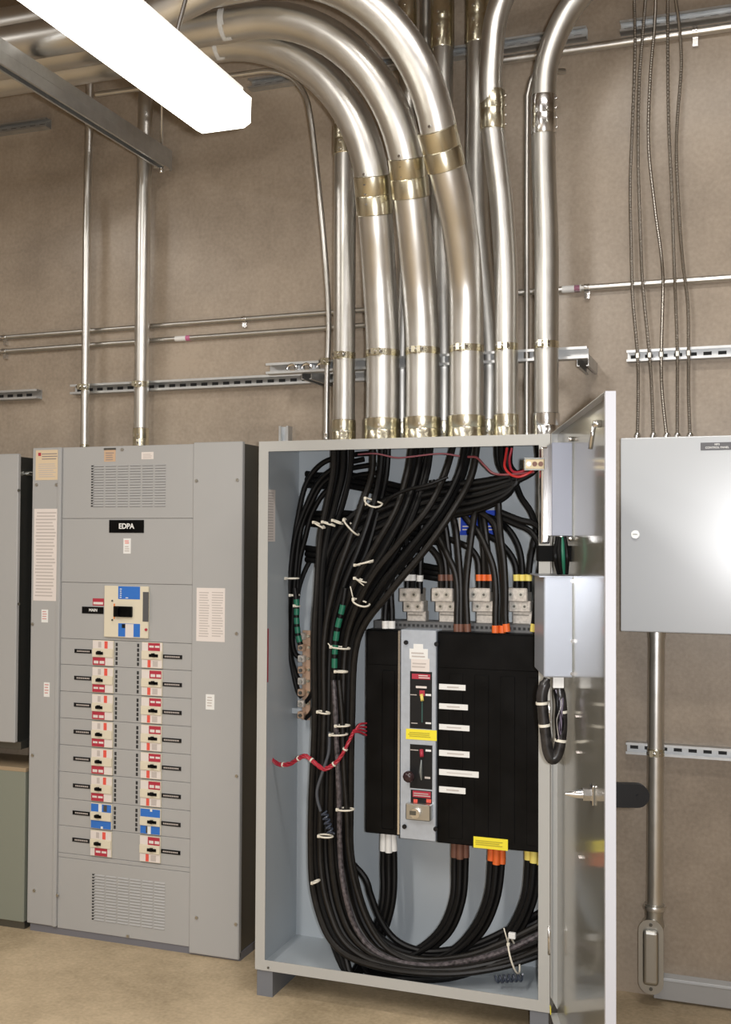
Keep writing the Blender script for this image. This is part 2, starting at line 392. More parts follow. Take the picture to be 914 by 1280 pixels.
# armoured cables
gl = 'armoured cables dropping into the wall cabinet'
AC = [('first', [(793, -30), (793, 0), (794, 60), (791, 150), (788, 230), (789, 300), (791, 370), (797, 443), (798, 490), (797, 548)]),
      ('second', [(808, -30), (807, 0), (803, 50), (799, 110), (798, 200), (801, 300), (804, 360), (812, 443), (815, 490), (817, 548)]),
      ('middle', [(820, -30), (820, 0), (818, 40), (813, 100), (811, 180), (819, 260), (827, 320), (829, 360), (827, 443), (828, 490), (834, 548)]),
      ('fourth', [(835, -30), (835, 0), (835, 60), (836, 150), (840, 240), (843, 330), (845, 380), (847, 443), (847, 490), (847, 548)]),
      ('last', [(842, -30), (845, 0), (849, 30), (852, 80), (847, 150), (846, 200), (850, 280), (854, 330), (860, 380), (861, 443), (861, 490), (863, 548)])]
for nm, ps in AC:
    root = thing('armoured_cable', P(*ps[-1], -.052), nm + ' from the left of five armoured cables dropping into the wall cabinet', 'cable', gl)
    if nm in ('middle', 'last'): root['label'] = {'middle': 'middle one of five armoured cables dropping into the wall cabinet', 'last': 'rightmost of five armoured cables dropping into the wall cabinet'}[nm]
    pa = spline([P(x, y, -.052) for x, y in ps], 40)
    MB().tube(pa, [.0062 if i % 2 else .0048 for i in range(len(pa))], 10, smooth=False).build('sheath', FLEX, root)
    c = min(pa, key=lambda v: abs(v.z - 2.25)); MB().box((c.x - .008, -.060, 2.245), (c.x + .008, -.04, 2.268), .003).build('clip', ALU, root)
    e = pa[-1]; MB().tube([e + V(0, 0, -.005), e + V(0, 0, .012), e + V(0, 0, .02)], [.012, .012, .008], 10).build('connector', STEEL, root)

# ------------------------------------------------------------------ fluorescent lamp
XL0, XL1, YL, ZL = -1.56, -1.385, -1.2, 2.785
lf = thing('fluorescent_fixture', (-1.46, YL - .61, ZL), 'lit wraparound fluorescent fixture hanging at upper left', 'light fixture')
m = MB(); m.prism([(XL0, YL, ZL + .012), (XL0 + .02, YL, ZL), (XL1 - .02, YL, ZL), (XL1, YL, ZL + .012), (XL1 + .002, YL, ZL + .085), (XL0 - .002, YL, ZL + .085)], (0, -1.6, 0)); m.build('diffuser', LAMPD, lf)
m = MB(); m.box((XL0 + .02, YL - .02, ZL + .086), (XL1 - .012, YL - 1.58, ZL + .112), .004); m.build('housing', LAMPW, lf)
m = MB(); m.tube([(-1.47, -1.50, ZL + .11), (-1.38, -1.50, 3.2), (-1.2, -1.5, 4.5)], .006, 8); m.build('hanger_rod', STEEL, lf)

# ------------------------------------------------------------------ breaker panel on the left
YE = -.235
eb = thing('panelboard', (-2.35, -.12, 0), 'tall grey breaker panel with two columns of small breakers, marked EDPA', 'breaker panel')
X0, X1, X2, X3 = -2.832, -2.690, -2.085, -1.873
Z0, Z1 = .022, 1.970
m = MB(); m.box((X0 + .004, -.216, .03), (X3 - .004, 0, Z1 - .003)); m.build('enclosure', DARK, eb)
m = MB(); m.box((X0 + .01, -.225, 0), (X3 + .0, 0, .03)); m.build('base', mat('plinth paint', (.16, .16, .18), .5), eb)
lt = MB().box((X0, YE, Z0 + .01), (X1, -.216, Z1), .003).box((X1 - .017, YE - .006, Z0 + .01), (X1, YE + .003, Z1), .003).build('trim', GREY, eb)
rt = MB().box((X2, YE - .004, Z0 - .014), (X3, -.216, Z1 + .004), .003).build('trim', GREY, eb)
def ez(y, x=160): return P(x, y, YE).z
zs = [Z1, ez(648), ez(729.5), ez(801.5)]
rows_top = ez(800.5, 129); pitch_r = (ez(800.5, 129) - ez(1039, 129)) / 7
row_bot = rows_top - 8 * pitch_r
zb = ez(1082)
YC = YE + .006
def cover(z1, z0, name): return MB().box((X1 + .001, YC, z0 + .0007), (X2 - .0005, -.216, z1 - .0007), .001).build(name, GREY, eb)
vt = cover(zs[0], zs[1], 'vent_cover'); np_ = cover(zs[1], zs[2], 'blank_cover'); mp = cover(zs[2], zs[3], 'main_cover')
rowtops = [zs[3]] + [rows_top + .004 - pitch_r * i for i in range(1, 8)] + [row_bot + .002]
rc = [cover(rowtops[i], rowtops[i + 1], 'row_cover') for i in range(8)]
fil = cover(rowtops[8], zb, 'filler_cover'); vb = cover(zb, Z0 + .005, 'vent_cover')
def ex(x, y=800): return P(x, y, YE).x
def lab(parent, x0, y0, x1, y1, mt, name='label', Y=YE, t=.0008, yy=None):
    a, b = P(x0, y0, Y), P(x1, y1, Y)
    zt, zb_ = P((x0 + x1) / 2, y0, Y).z, P((x0 + x1) / 2, y1, Y).z
    return MB().box((a.x, Y - t, zt), (b.x, Y + .001, zb_)).build(name, mt, parent)
def print_lines(parent, x0, y0, x1, y1, n, mt=FAINT, Y=YE, t=.0012, name='printing', fill=.4, cols=1):
    a, b = P(x0, y0, Y), P(x1, y1, Y); m = MB(); h = (a.z - b.z) / n
    for i in range(n):
        z = a.z - h * (i + .5)
        xa = a.x + (b.x - a.x) * random.uniform(0, .06); xb = b.x - (b.x - a.x) * random.uniform(0, .22)
        m.box((xa, Y - t, z - h * fill / 2), (xb, Y, z + h * fill / 2))
    return stuff(m.build(name, mt, parent))
# louvres
def louvre(parent, px0, py0, px1, py1, nr=16):
    a = P(px0, (py0), YC); b = P(px1, py1, YC); zt = P((px0 + px1) / 2, py0, YC).z; zb_ = P((px0 + px1) / 2, py1, YC).z
    h = (zt - zb_) / nr; s = MB(); r = MB(); d = MB(); wc = (b.x - a.x) / 6
    for i in range(nr):
        z = zt - h * (i + .5)
        for c in range(6):
            xa = a.x + wc * c + .004; xb = a.x + wc * (c + 1) - .004
            r.prism([(xa, YC + .0005, z + h * .32), (xa, YC - .003, z - h * .22), (xa, YC + .0005, z - h * .22)], (xb - xa, 0, 0))
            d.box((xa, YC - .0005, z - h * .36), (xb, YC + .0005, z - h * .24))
        s.box((a.x - .006, YC - .0008, z - h * .26), (a.x + .008, YC + .0005, z + h * .26))
    stuff(r.build('louvres', GREY, parent)); stuff(d.build('louvre_shadow_gap', SEAM, parent)); stuff(s.build('slots', SLOT, parent))
louvre(vt, 116, 580, 208, 634); louvre(vb, 117, 1097, 207, 1157)
l = lab(eb, 45, 562.5, 74, 600, YPAPER); print_lines(l, 52, 566, 72, 575, 3, INK); print_lines(l, 48, 579, 71, 597, 7); lab(l, 48, 566, 51.5, 570, REDL, 'emblem', t=.0014)
l = lab(eb, 43, 636, 71.5, 751, PAPER); print_lines(l, 45, 639, 69.5, 747, 26)
for b in ((52, 762, 60, 778), (55, 853, 62, 871)):
    l = lab(eb, *b, WHT); print_lines(l, b[0] + 1, b[1] + 1, b[2] - 1, b[3] - 3, 4, mat('pale red print', (.6, .3, .28), .6))
YR = YE - .004
l = lab(eb, 246, 735, 281, 802, PAPER, Y=YR); print_lines(l, 249, 739, 262, 797, 18, Y=YR); print_lines(l, 265, 739, 279, 797, 18, Y=YR)
l = lab(eb, 257.5, 868, 268, 887, WHT, Y=YR); print_lines(l, 259, 870, 266, 884, 4, Y=YR)
l = lab(eb, 130.5, 561, 144.5, 577, OPAPER, Y=YC); lab(l, 130, 560, 145, 562.5, DARK, 'heading_bar', Y=YC, t=.0014); print_lines(l, 132, 565, 143, 576, 4, INK, Y=YC)
l = lab(eb, 177, 565, 192, 574, PAPER, Y=YC); print_lines(l, 179, 567, 190, 573, 3, Y=YC)
l = lab(eb, 154.5, 673, 163.5, 692, WHT, Y=YC); print_lines(l, 156, 675, 162, 680, 2, REDB, Y=YC); print_lines(l, 156, 682, 162, 690, 3, Y=YC)
l = lab(eb, 137, 650, 180, 666, BLK, 'nameplate', Y=YC, t=.003); c = P(158.5, 658, YC); letters('EDPA', .021, (c.x, YC - .0033, c.z), WHT, l)
# screws of the trims
m = MB()
for x, y, Y in ((246, 601, YR), (297, 600, YR), (296, 792, YR), (296, 970, YR), (246, 1147, YR), (295, 1155, YR), (43, 1113, YE), (72, 1119, YE), (46, 606, YE), (71, 606, YE), (160, 1170, YC), (153, 562, YC), (41, 944, YE), (41, 780, YE)):
    p = P(x, y, Y); m.cyl(p, p + V(0, -.004, 0), .0065, 10); m.box(p + V(-.005, -.0046, -.001), p + V(.005, -.004, .001))
stuff(m.build('cover_screws', ALU, eb))
# main breaker
mb = MB().box((ex(131, 765), YC - .012, ez(797, 158)), (ex(186, 765), YC, ez(732.5, 158)), .002).build('main_breaker', CREAM, eb)
YM = YC - .012
lab(mb, 148, 733, 175, 749, BLUE, 'blue_label', Y=YM); print_lines(mb, 150, 735, 152.5, 748, 5, WHT, Y=YM, name='label_printing'); print_lines(mb, 157, 746, 161, 748.5, 1, WHT, Y=YM, name='label_printing')
lab(mb, 148, 779.5, 175, 796, BLUE, 'blue_label', Y=YM); lab(mb, 157, 780, 167, 797, PAPER, 'white_label', Y=YM, t=.0016)
lab(mb, 152.5, 780, 157, 785, BLKM, 'black_mark', Y=YM, t=.0014)
a, b = P(143.5, 757.5, YM), P(166, 771.5, YM)
MB().box((a.x, YM - .012, b.z), (b.x, YM, a.z), .002).box((a.x + .012, YM - .024, b.z + .003), (a.x + .028, YM - .011, a.z - .003), .002).build('toggle', BLK, mb)
lab(mb, 142.3, 754.5, 143.6, 773.5, mat('orange edge', (.8, .25, .05), .5), 'orange_strip', Y=YM, t=.002)
lab(mb, 179, 740, 185.5, 777, mat('dark grey strip', (.09, .09, .095), .5), 'trip_unit', Y=YM, t=.002)
p = P(183, 787, YM); MB().cyl(p, p + V(0, -.005, 0), .0055, 12).build('trip_button', REDL, mb)
m = MB()
for y in (751, 775): p = P(140.5, y, YM); m.cyl(p, p + V(0, -.002, 0), .004, 8)
m.build('screw', DARK, mb)
l = lab(eb, 116, 748, 130, 757, REDL, Y=YC); lab(l, 117, 752.5, 129, 755.5, PAPER, 'white_band', Y=YC, t=.0014)
l = lab(eb, 103, 758.5, 129.5, 767, BLK, 'nameplate', Y=YC, t=.003); c = P(117, 762.7, YC); letters('MAIN', .0115, (c.x, YC - .0033, c.z), WHT, l)
# branch breakers, eight rows and two columns
LXa, LXb = ex(116, 815), ex(142, 815); RXa, RXb = ex(177.5, 815), ex(203, 815)
Hb = pitch_r * .93
def bx(parent, x0, x1, z0, z1, y, t, mt, name): return MB().box((x0, y - t, z0), (x1, y, z1)).build(name, mt, parent)
for i in range(8):
    zt = rows_top - pitch_r * i; zbm = zt - Hb; h = Hb / 3; blue = i == 6
    for side in (0, 1):
        xa, xb = (LXa, LXb) if side == 0 else (RXa, RXb); w = xb - xa
        br = MB().box((xa, YC - .008, zbm), (xb, YC, zt), .001).box((xa + .001, YC - .013, zbm + h * 1.02), (xb - .001, YC, zbm + h * 1.98), .001).build('circuit_breaker', CREAM, eb)
        y8 = YC - .008
        tx = xa + w * (.38 if side == 0 else .62); tz_ = zbm + h * 1.5
        MB().box((tx - w * (.17 if side == 0 else .22), YC - .017, tz_ - h * .18), (tx + w * (.17 if side == 0 else .22), YC - .013, tz_ + h * .16), .001).box((tx - w * .06, YC - .026, tz_ - h * .13), (tx + w * .08, YC - .016, tz_ + h * .28), .001).build('toggle', BLK, br)
        top, bot = (zbm + 2.03 * h, zt - .002), (zbm + .002, zbm + .97 * h)
        wl, rl = (top, bot) if side == 0 else (bot, top)       # white rating label / red warning label
        if blue:
            bx(br, xa + .002, xb - .002, top[0], top[1], y8, .0008, BLUE, 'blue_label'); bx(br, xa + .002, xb - .002, bot[0], bot[1], y8, .0008, BLUE, 'blue_label')
            zz = top if side == 0 else bot
            bx(br, xa + w * .38, xa + w * .54, zz[0], zz[1], y8, .0014, WHT, 'white_patch'); bx(br, xa + w * (.62 if side == 0 else .3), xa + w * (.78 if side == 0 else .38), zz[0] + .003, zz[1] - .002, y8, .0012, DARK, 'dark_patch')
            zz = bot if side == 0 else top
            bx(br, xa + w * .5, xa + w * .6, (zz[0] if side == 0 else zz[1] - .009), (zz[0] + .009 if side == 0 else zz[1]), y8, .0014, WHT, 'white_dot')
        else:
            bx(br, xa + .001, xb - .001, wl[0], wl[1], y8, .0006, PAPER, 'rating_label'); bx(br, xa + .001, xb - .001, rl[0], rl[1], y8, .0006, PAPER, 'white_label')
            xr = xa + w * (.58 if side == 0 else .3); bx(br, xr, xr + w * .15, wl[0] + .001, wl[1] - .001, y8, .0012, REDB, 'red_bar')
            bx(br, xa + w * (.28 if side == 0 else .55), xa + w * (.42 if side == 0 else .8), wl[0] + .004, wl[1] - .004, y8, .0011, FAINT, 'printing')
            k0 = (.02 if (i != 7) else .22) if side == 0 else (.40 if i else .32); k1 = k0 + (.60 if side == 0 else .58)
            r = bx(br, xa + w * k0, xa + w * k1, rl[0], rl[1], y8, .0012, REDL, 'warning_label')
            zc = (rl[0] + rl[1]) / 2; nb = (i * 3 + side) % 2
            for q_ in range(2): bx(br, xa + w * (k0 + .06 + .28 * q_), xa + w * (k0 + .28 + .28 * q_), zc - h * (.28 - .2 * nb), zc + h * (.05 + .1 * nb), y8, .0017, PAPER, 'white_band')
        # name plate
        if side == 0: na, nb_ = ex(92.5, 815), ex(113.5, 815)
        else: na, nb_ = xb + .001, ex(227, 815)
        zc = zbm + 1.5 * h + (.003 if side == 0 else -.003)
        pl = MB().box((na, YC - .003, zc - .0078), (nb_, YC, zc + .0078)).build('nameplate', BLK if (i == 0 and side == 0) or (i == 7 and side == 1) or (blue and side == 0) else mat_np if False else BLKM, eb)
        m = MB(); x = na + .008 if side == 1 else na + .012
        while x < nb_ - .009:
            m.box((x, YC - .0036, zc - .0028), (x + .004, YC - .003, zc + .0028)); x += .0062
        stuff(m.build('printing', FAINT, pl))
        # knockout slots beside the breaker
        if i < 7:
            xs = ex(142.8, 815) + .003 if side == 0 else ex(170.5, 815); m = MB()
            for k in range(5): m.box((xs, YC - .001, zt - .008 - k * (Hb - .008) / 5), (xs + .009, YC + .0005, zt - .008 - (k + .72) * (Hb - .008) / 5))
            stuff(m.build('slots', SLOT, eb))

# cabinets at the left edge
lu = thing('wall_cabinet', (-3.2, -.15, .735), 'grey cabinet cut by the left edge, above the greenish one', 'cabinet')
MB().box((-3.6, -.255, .76), (-2.888, 0, 1.935)).build('body', DARK, lu)  # dark colour carries the shadow along the cabinet's side
MB().box((-3.61, -.275, .765), (-2.872, -.255, 1.945), .003).build('cover', GREY, lu)
MB().box((-3.6, -.25, .735), (-2.86, -.02, .765)).build('gap_shade_strip', DARK, lu)  # dark strip stands in for the shaded gap below the cabinet
m = MB()
for y in (613, 755): p = P(24, y, -.275); m.cyl(p, p + V(0, -.004, 0), .006, 10)
m.build('screw', DARK, lu)
m = MB(); p = P(34, 592, -.2); m.cyl((-2.885, p.y, p.z), (-2.845, p.y, p.z), .012, 12); m.build('nipple', STEEL, lu)
lc = thing('floor_cabinet', (-3.2, -.12, 0), 'greenish grey cabinet standing on the floor at the left edge', 'cabinet')
MB().box((-3.6, -.235, .03), (-2.848, 0, .652), .003).build('body', GREEN, lc)
MB().box((-3.6, -.225, 0), (-2.85, 0, .03)).build('base', DARK, lc)
MB().box((-3.6, -.236, .64), (-2.846, -.004, .657), .002).build('top', TAN, lc)

# ------------------------------------------------------------------ wall cabinet at right
rp = thing('wall_cabinet', (-.05, -.08, 1.29), 'pale grey wall cabinet at right with a small CONTROL PANEL plate', 'cabinet')
MB().box((-.455, -.155, 1.297), (.42, 0, 1.948)).build('body', GREY, rp)
MB().box((-.462, -.175, 1.290), (.43, -.155, 1.955), .004, 2).build('door', GREYL, rp)
YP = -.175
c = P(794.5, 668, YP); m = MB(); m.cyl(c, c + V(0, -.006, 0), .014, 20); m.cyl(c, c + V(0, -.010, 0), .010, 16); k = m.build('latch', ALU, rp)
MB().box(c + V(-.008, -.0106, -.0015), c + V(.008, -.0099, .0015)).build('latch_slot', DARK, k)
a, b = P(876, 553.5, YP), P(916, 562.5, YP); pl = MB().box((a.x, YP - .003, P(895, 562.5, YP).z), (b.x, YP, P(895, 553, YP).z), .0006).build('nameplate', mat('grey nameplate', (.12, .12, .13), .5), rp)
cx_ = (a.x + b.x) / 2 + .002; z_ = (P(895, 562.5, YP).z + P(895, 553, YP).z) / 2
letters('MP3', .0068, (cx_, YP - .0034, z_ + .0058), WHT, pl); letters('CONTROL PANEL', .0068, (cx_, YP - .0034, z_ - .0048), WHT, pl)
# riser and pull body below it
q = [P(817, 1117, -.075), P(822, 788, -.075)]
rc_ = conduit([V(-.358, -.075, .335), V(-.350, -.075, 1.297)], .0285, 'single conduit dropping from the wall cabinet to a pull body', GALV, None, None, .868, 22)
MB().tube([V(-.350, -.075, 1.265), V(-.350, -.075, 1.298)], .031, 22).build('connector', GALV, rc_)
lb = thing('pull_fitting', (-.37, -.08, .06), 'cast pull body with oblong cover at the foot of the single conduit', 'conduit body')
def oblong(cx, cz, hw, hh, y, n=10):
    r = hw * .92; pts = []
    for sx, sz, a0 in ((1, 1, 0), (-1, 1, 90), (-1, -1, 180), (1, -1, 270)):
        for k in range(n + 1):
            a = math.radians(a0 + 90 * k / n); pts.append((cx + sx * (hw - r) + r * cos(a), y, cz + sz * (hh - r) + r * sin(a)))
    return pts
lcx, lcz = -.368, .172
m = MB(); m.prism(oblong(lcx, lcz, .038, .122, -.105), (0, .06, 0)); m.tube([V(-.361, -.075, .27), V(-.36, -.075, .30), V(-.359, -.075, .325), V(-.359, -.075, .345)], [.036, .030, .033, .033], 20); m.build('body', ALU, lb)
m = MB(); m.prism(oblong(lcx, lcz, .042, .126, -.111), (0, .006, 0)); cv = m.build('cover', ALU, lb)
MB().box((lcx - .026, -.130, lcz - .092), (lcx + .026, -.110, lcz + .095), .012, 3).build('raised_panel', ALU, cv)
m = MB()
for z in (lcz - .108, lcz + .11): m.cyl((lcx, -.111, z), (lcx, -.115, z), .006, 10)
m.build('screw', DARK, cv)
MB().tube([V(-.359, -.075, .325), V(-.359, -.075, .333), V(-.359, -.075, .34)], [.037, .039, .037], 20).build('locknut', GALV, lb)
tr = thing('floor_trough', (.2, -.02, 0), 'low grey trough along the wall foot at lower right', 'wireway')
MB().box((-.365, -.046, .008), (.9, 0, .082), .002).build('body', GREY, tr)
MB().box((-.367, -.049, .074), (.9, 0, .084), .001).build('lid', GREYL, tr)

# ------------------------------------------------------------------ open cabinet
CX0, CX1, YF, YB, ZB, ZT2 = -1.683, -.648, -.49, -.135, .092, 1.946
cb = thing('switch_cabinet', (-1.165, -.31, 0), 'tall grey steel cabinet with its door swung open, packed with black cables', 'cabinet')
t = .003; fw = .036
m = MB()
m.box((CX0, YF, ZB), (CX0 + t, YB, ZT2)); m.box((CX1 - t, YF, ZB), (CX1, YB, ZT2)); m.box((CX0, YF, ZT2 - t), (CX1, YB, ZT2)); m.box((CX0, YF, ZB), (CX1, YB, ZB + t))
m.build('shell', GREYI, cb)
MB().box((CX0, YB - t, ZB), (CX1, YB, ZT2)).build('back_panel', GREYI, cb)
m = MB()
m.box((CX0 - .001, YF - .003, ZB), (CX0 + fw, YF, ZT2)); m.box((CX1 - fw, YF - .003, ZB), (CX1 + .001, YF, ZT2)); m.box((CX0 + fw, YF - .003, ZT2 - fw), (CX1 - fw, YF, ZT2)); m.box((CX0 + fw, YF - .003, ZB), (CX1 - fw, YF, ZB + fw))
m.build('front_frame', GREYC, cb)
for x in (CX0 + .004, CX1 - .064):
    MB().box((x, YF + .004, 0), (x + .06, YB, ZB - .001)).build('foot', mat('foot paint', (.16, .17, .19), .5), cb)
MB().box((CX0, YF + .28, .0), (CX1, YB, ZB - .001)).build('dark_base', DARK, cb)  # dark block stands in for shade in the open space between the feet
m = MB(); p = P(336, 1209, YF); m.cyl(p + V(0, -.003, 0), p + V(0, -.006, 0), .004, 8); m.build('screw', DARK, cb)
# stickers on the left inner wall
def wallbox(xa, ya, xb, yb, mt, name, parent, X=CX0 + t + .0012):
    a, b = PX(xa, ya, X), PX(xb, yb, X); zt_, zb_ = PX((xa + xb) / 2, ya, X).z, PX((xa + xb) / 2, yb, X).z
    return MB().box((X - .001, a.y, zb_), (X, b.y, zt_)).build(name, mt, parent)
s_ = wallbox(333.5, 612, 344, 677, PAPER, 'wiring_label', cb)
X = CX0 + t + .0016; a, b = PX(334, 614, X), PX(343, 676, X); m = MB()
for i in range(18):
    z = a.z - (a.z - b.z) * (i + .5) / 18; m.box((X - .001, a.y + .003, z - .002), (X, b.y - .01, z + .002))
stuff(m.build('printing', FAINT, s_))
wallbox(332.5, 786, 335.5, 853, REDL, 'red_sticker', cb)
tab = thing('strut_bracket', P(357, 550, -.02), 'short upright strut stub behind the top of the open cabinet', 'bracket')
m = MB(); p = P(357, 552, -.02); channel(m, (p.x, 0, 1.0), (p.x, 0, P(357, 533, -.02).z), (0, -1, 0)); m.build('channel', ZINC, tab)

# ---- door, hinged on the right, swung a little past square
HX, HY, HZ = -.645, -.494, .092
ANG = math.radians(107.2)
DV = V(-cos(ANG), -sin(ANG), 0); NV = V(DV.y, -DV.x, 0)     # along the door / inner normal
DH = ZT2 - ZB; DW = 1.025; DT = .024
Hn = V(HX, HY, HZ)
def dpt(px, py, yl):
    """photo point on the door's plane at local y -> (s, z)"""
    n = NV; h = Hn - NV * yl; r = ray(px, py); p = EYE + r * ((h - EYE).dot(n) / r.dot(n)); return (p - Hn).dot(DV), p.z - HZ
def dout(px, py, s):
    """photo point on the upright plane across the door at s -> local y"""
    h = Hn + DV * s; r = ray(px, py); p = EYE + r * ((h - EYE).dot(DV) / r.dot(DV)); return -(p - Hn).dot(NV), p.z - HZ
def doorbuild(mb_, name, mt, parent):
    bm = mb_.bm; bmesh.ops.recalc_face_normals(bm, faces=bm.faces); sharpen(bm); me = bpy.data.meshes.new(name); bm.to_mesh(me); bm.free(); me.materials.append(mt)
    o = bpy.data.objects.new(name, me); C.objects.link(o); o.parent = parent; return o
m = MB(); m.box((0, DT - .002, 0), (DW, DT, DH))
door = doorbuild(m, 'door', DOORM, cb)
door.location = Hn - OFF[cb.name]; door.rotation_euler = (0, 0, math.atan2(DV.y, DV.x))
m = MB(); m.box((DW - .002, -.0, .0), (DW + .001, DT, DH)); m.box((DW - .014, -.0, 0), (DW, .002, DH)); doorbuild(m, 'free_edge_flange', DOORE, door)
m = MB(); m.box((0, 0, DH - .002), (DW - .002, DT - .002, DH)); doorbuild(m, 'rail_flange', GREYC, door)
m = MB(); m.box((0, 0, 0), (DW - .002, DT - .002, .002)); doorbuild(m, 'rail_flange', GREYC, door)
m = MB(); m.prism([(0, 0, .055), (0, DT, .01), (0, DT, DH), (0, 0, DH)], (.002, 0, 0)); m.prism([(0, 0, .055), (.016, 0, .055), (.016, 0, DH), (0, 0, DH)], (0, .0015, 0)); doorbuild(m, 'hinge_flange', GREYC, door)
for zc in (.23, .95, 1.67):
    m = MB(); m.cyl((-.004, -.003, zc - .045), (-.004, -.003, zc + .045), .006, 10); m.box((-.002, -.004, zc - .035), (.014, -.001, zc + .035)); doorbuild(m, 'hinge', STEEL, door)
# control boxes on the door's inner face
sA, _ = dpt(717, 600, DT - .002)
yA, zA1 = dout(690, 553, sA); _, zA0 = dout(703, 670, sA)
m = MB(); m.box((sA - .22, yA, zA0), (sA, DT - .002, zA1), .002); doorbuild(m, 'control_box', BOXM, door)
m = MB(); m.box((sA - .02, DT - .006, zA0 - .004), (sA + .002, DT - .002, zA1 + .004), .001); doorbuild(m, 'mounting_flange', DARK, door)
for zz_ in (zA0 - .008, zA1 + .010): m = MB(); m.cyl((sA - .004, DT - .002, zz_), (sA - .004, DT - .016, zz_), .007, 8); doorbuild(m, 'mounting_bolt', STEEL, door)
sS = sA - .10
y0, z1 = dout(676.5, 558, sS); y1, _ = dout(688, 558, sS); _, z0 = dout(682, 680, sS)
m = MB(); m.box((sS - .05, y0, z0), (sS, y1, z1), .006, 3); doorbuild(m, 'bright_cover', mat('polished cover', (.85, .83, .82), .12, .95), door)
y0, z1 = dout(656, 573, sS + .01); y1, _ = dout(681, 573, sS + .01); _, z0 = dout(668, 587, sS + .01)
m = MB(); m.box((sS - .03, y0, z0), (sS + .01, y1, z1), .003)
doorbuild(m, 'terminal_block', mat('amber terminal', (.42, .34, .20), .3, .3), door)
for k in range(3):
    yy = y0 + (y1 - y0) * (.2 + .3 * k); m = MB(); m.cyl((sS + .01, yy, (z0 + z1) / 2), (sS + .016, yy, (z0 + z1) / 2), .0075, 10); doorbuild(m, 'terminal_screw', (STEEL, BRN, BRN)[k], door)
m = MB()
for q_ in (0, 1): zq = z0 + (z1 - z0) * q_; m.box((sS + .010, y0 - .001, zq - .002), (sS + .0115, y1, zq + .002))
m.box((sS + .010, y0 - .001, z0), (sS + .0115, y0 + .003, z1)); doorbuild(m, 'terminal_cover', DARK, door)
y0, z1 = dout(673, 682, sA - .04); y1, _ = dout(716, 682, sA - .04); _, z0 = dout(695, 702, sA - .04)
m = MB(); m.box((sA - .10, y0, z0), (sA - .04, y1, z1), .003); doorbuild(m, 'plug', mat('matt black plug', (.003, .003, .003), .7, spec=.1), door)
for k, mt in ((0, BLK), (1, CABLE), (2, GRNT), (3, BLK)):
    a = dout(697 + 3 * k, 672, sA - .01); b = dout(694 + 5 * k, 695, sA + .01); c = dout(699 + 3 * k, 717, sA - .01)
    m = MB(); m.tube(spline([(sA - .01, a[0], a[1]), (sA + .012, b[0], b[1]), (sA - .01, c[0], c[1])], 6), .007 if mt != GRNT else .006, 8); doorbuild(m, 'control_wire', mt, door)
a = dout(703, 671, sA); m = MB(); m.cyl((sA - .03, a[0], a[1] - .016), (sA - .03, a[0], a[1] + .003), .016, 14); doorbuild(m, 'cord_grip', ALU, door)
sB, _ = dpt(717, 780, DT - .002)
yB, zB1 = dout(680, 720, sB); _, zB0 = dout(698, 847, sB)
m = MB(); m.box((sB - .25, yB, zB0), (sB, DT - .002, zB1), .004, 2); m.box((sB - .25, yB - .014, zB1 - .003), (sB + .006, DT - .002, zB1)); doorbuild(m, 'control_box', mat('silver box', (.40, .43, .49), .3, .25), door)
m = MB(); m.box((sB - .02, DT - .006, zB0), (sB + .0015, DT - .002, zB1)); doorbuild(m, 'mounting_flange', DARK, door)
for py in (726, 801, 842): _, z = dout(716, py, sB); m = MB(); m.cyl((sB, DT - .006, z), (sB + .008, DT - .006, z), .006, 8); doorbuild(m, 'screw', STEEL, door)
a = dout(699, 846, sB - .03); b_, zz = dout(699, 860, sB - .03)
m = MB(); m.box((sB - .06, a[0] - .017, zz), (sB - .03, a[0] + .014, a[1])); doorbuild(m, 'connector', WHT, door)
# wire loom hanging from the lower box
def dl(px, py, s): y, z = dout(px, py, s); return V(s, y, z)
loom = spline([dl(684, 848, sB - .05), dl(678, 868, sB - .05), dl(679, 890, sB - .05), dl(682, 915, sB - .05), dl(685, 938, sB - .05), dl(691, 949, sB - .05), dl(698, 940, sB - .05), dl(702, 915, sB - .05), dl(702, 885, sB - .05), dl(699, 858, sB - .05)], 6)
m = MB(); m.tube(loom, [.011] * 2 + [.0165] * (len(loom) - 4) + [.014] * 2, 12); lm = doorbuild(m, 'wire_loom', mat('grey loom', (.022, .02, .02), .32, noise=.7, nscale=45), door)
for fr, rr in ((.16, .019), (.30, .018), (.66, .019), (.84, .018)):
    c, tn, _L = at_len(loom, fr); m = MB(); m.tube([c - tn * .004, c + tn * .004], rr, 12); doorbuild(m, 'loom_tie', TIE, door)
for k in range(7):
    ps = [dl(693 + k * 1.9, 862, sB - .045), dl(696 + (k * 5) % 9, 880, sB - .035), dl(695 + (k * 7) % 10, 900, sB - .035), dl(697 + (k * 3) % 7, 925, sB - .04)]
    m = MB(); m.tube(spline(ps, 5), .0045, 6); doorbuild(m, 'loom_wire', [BLK, mat('violet grey wire', (.10, .08, .12), .4), BLK, mat('silver wire', (.5, .5, .5), .3, .6)][k % 4], door)
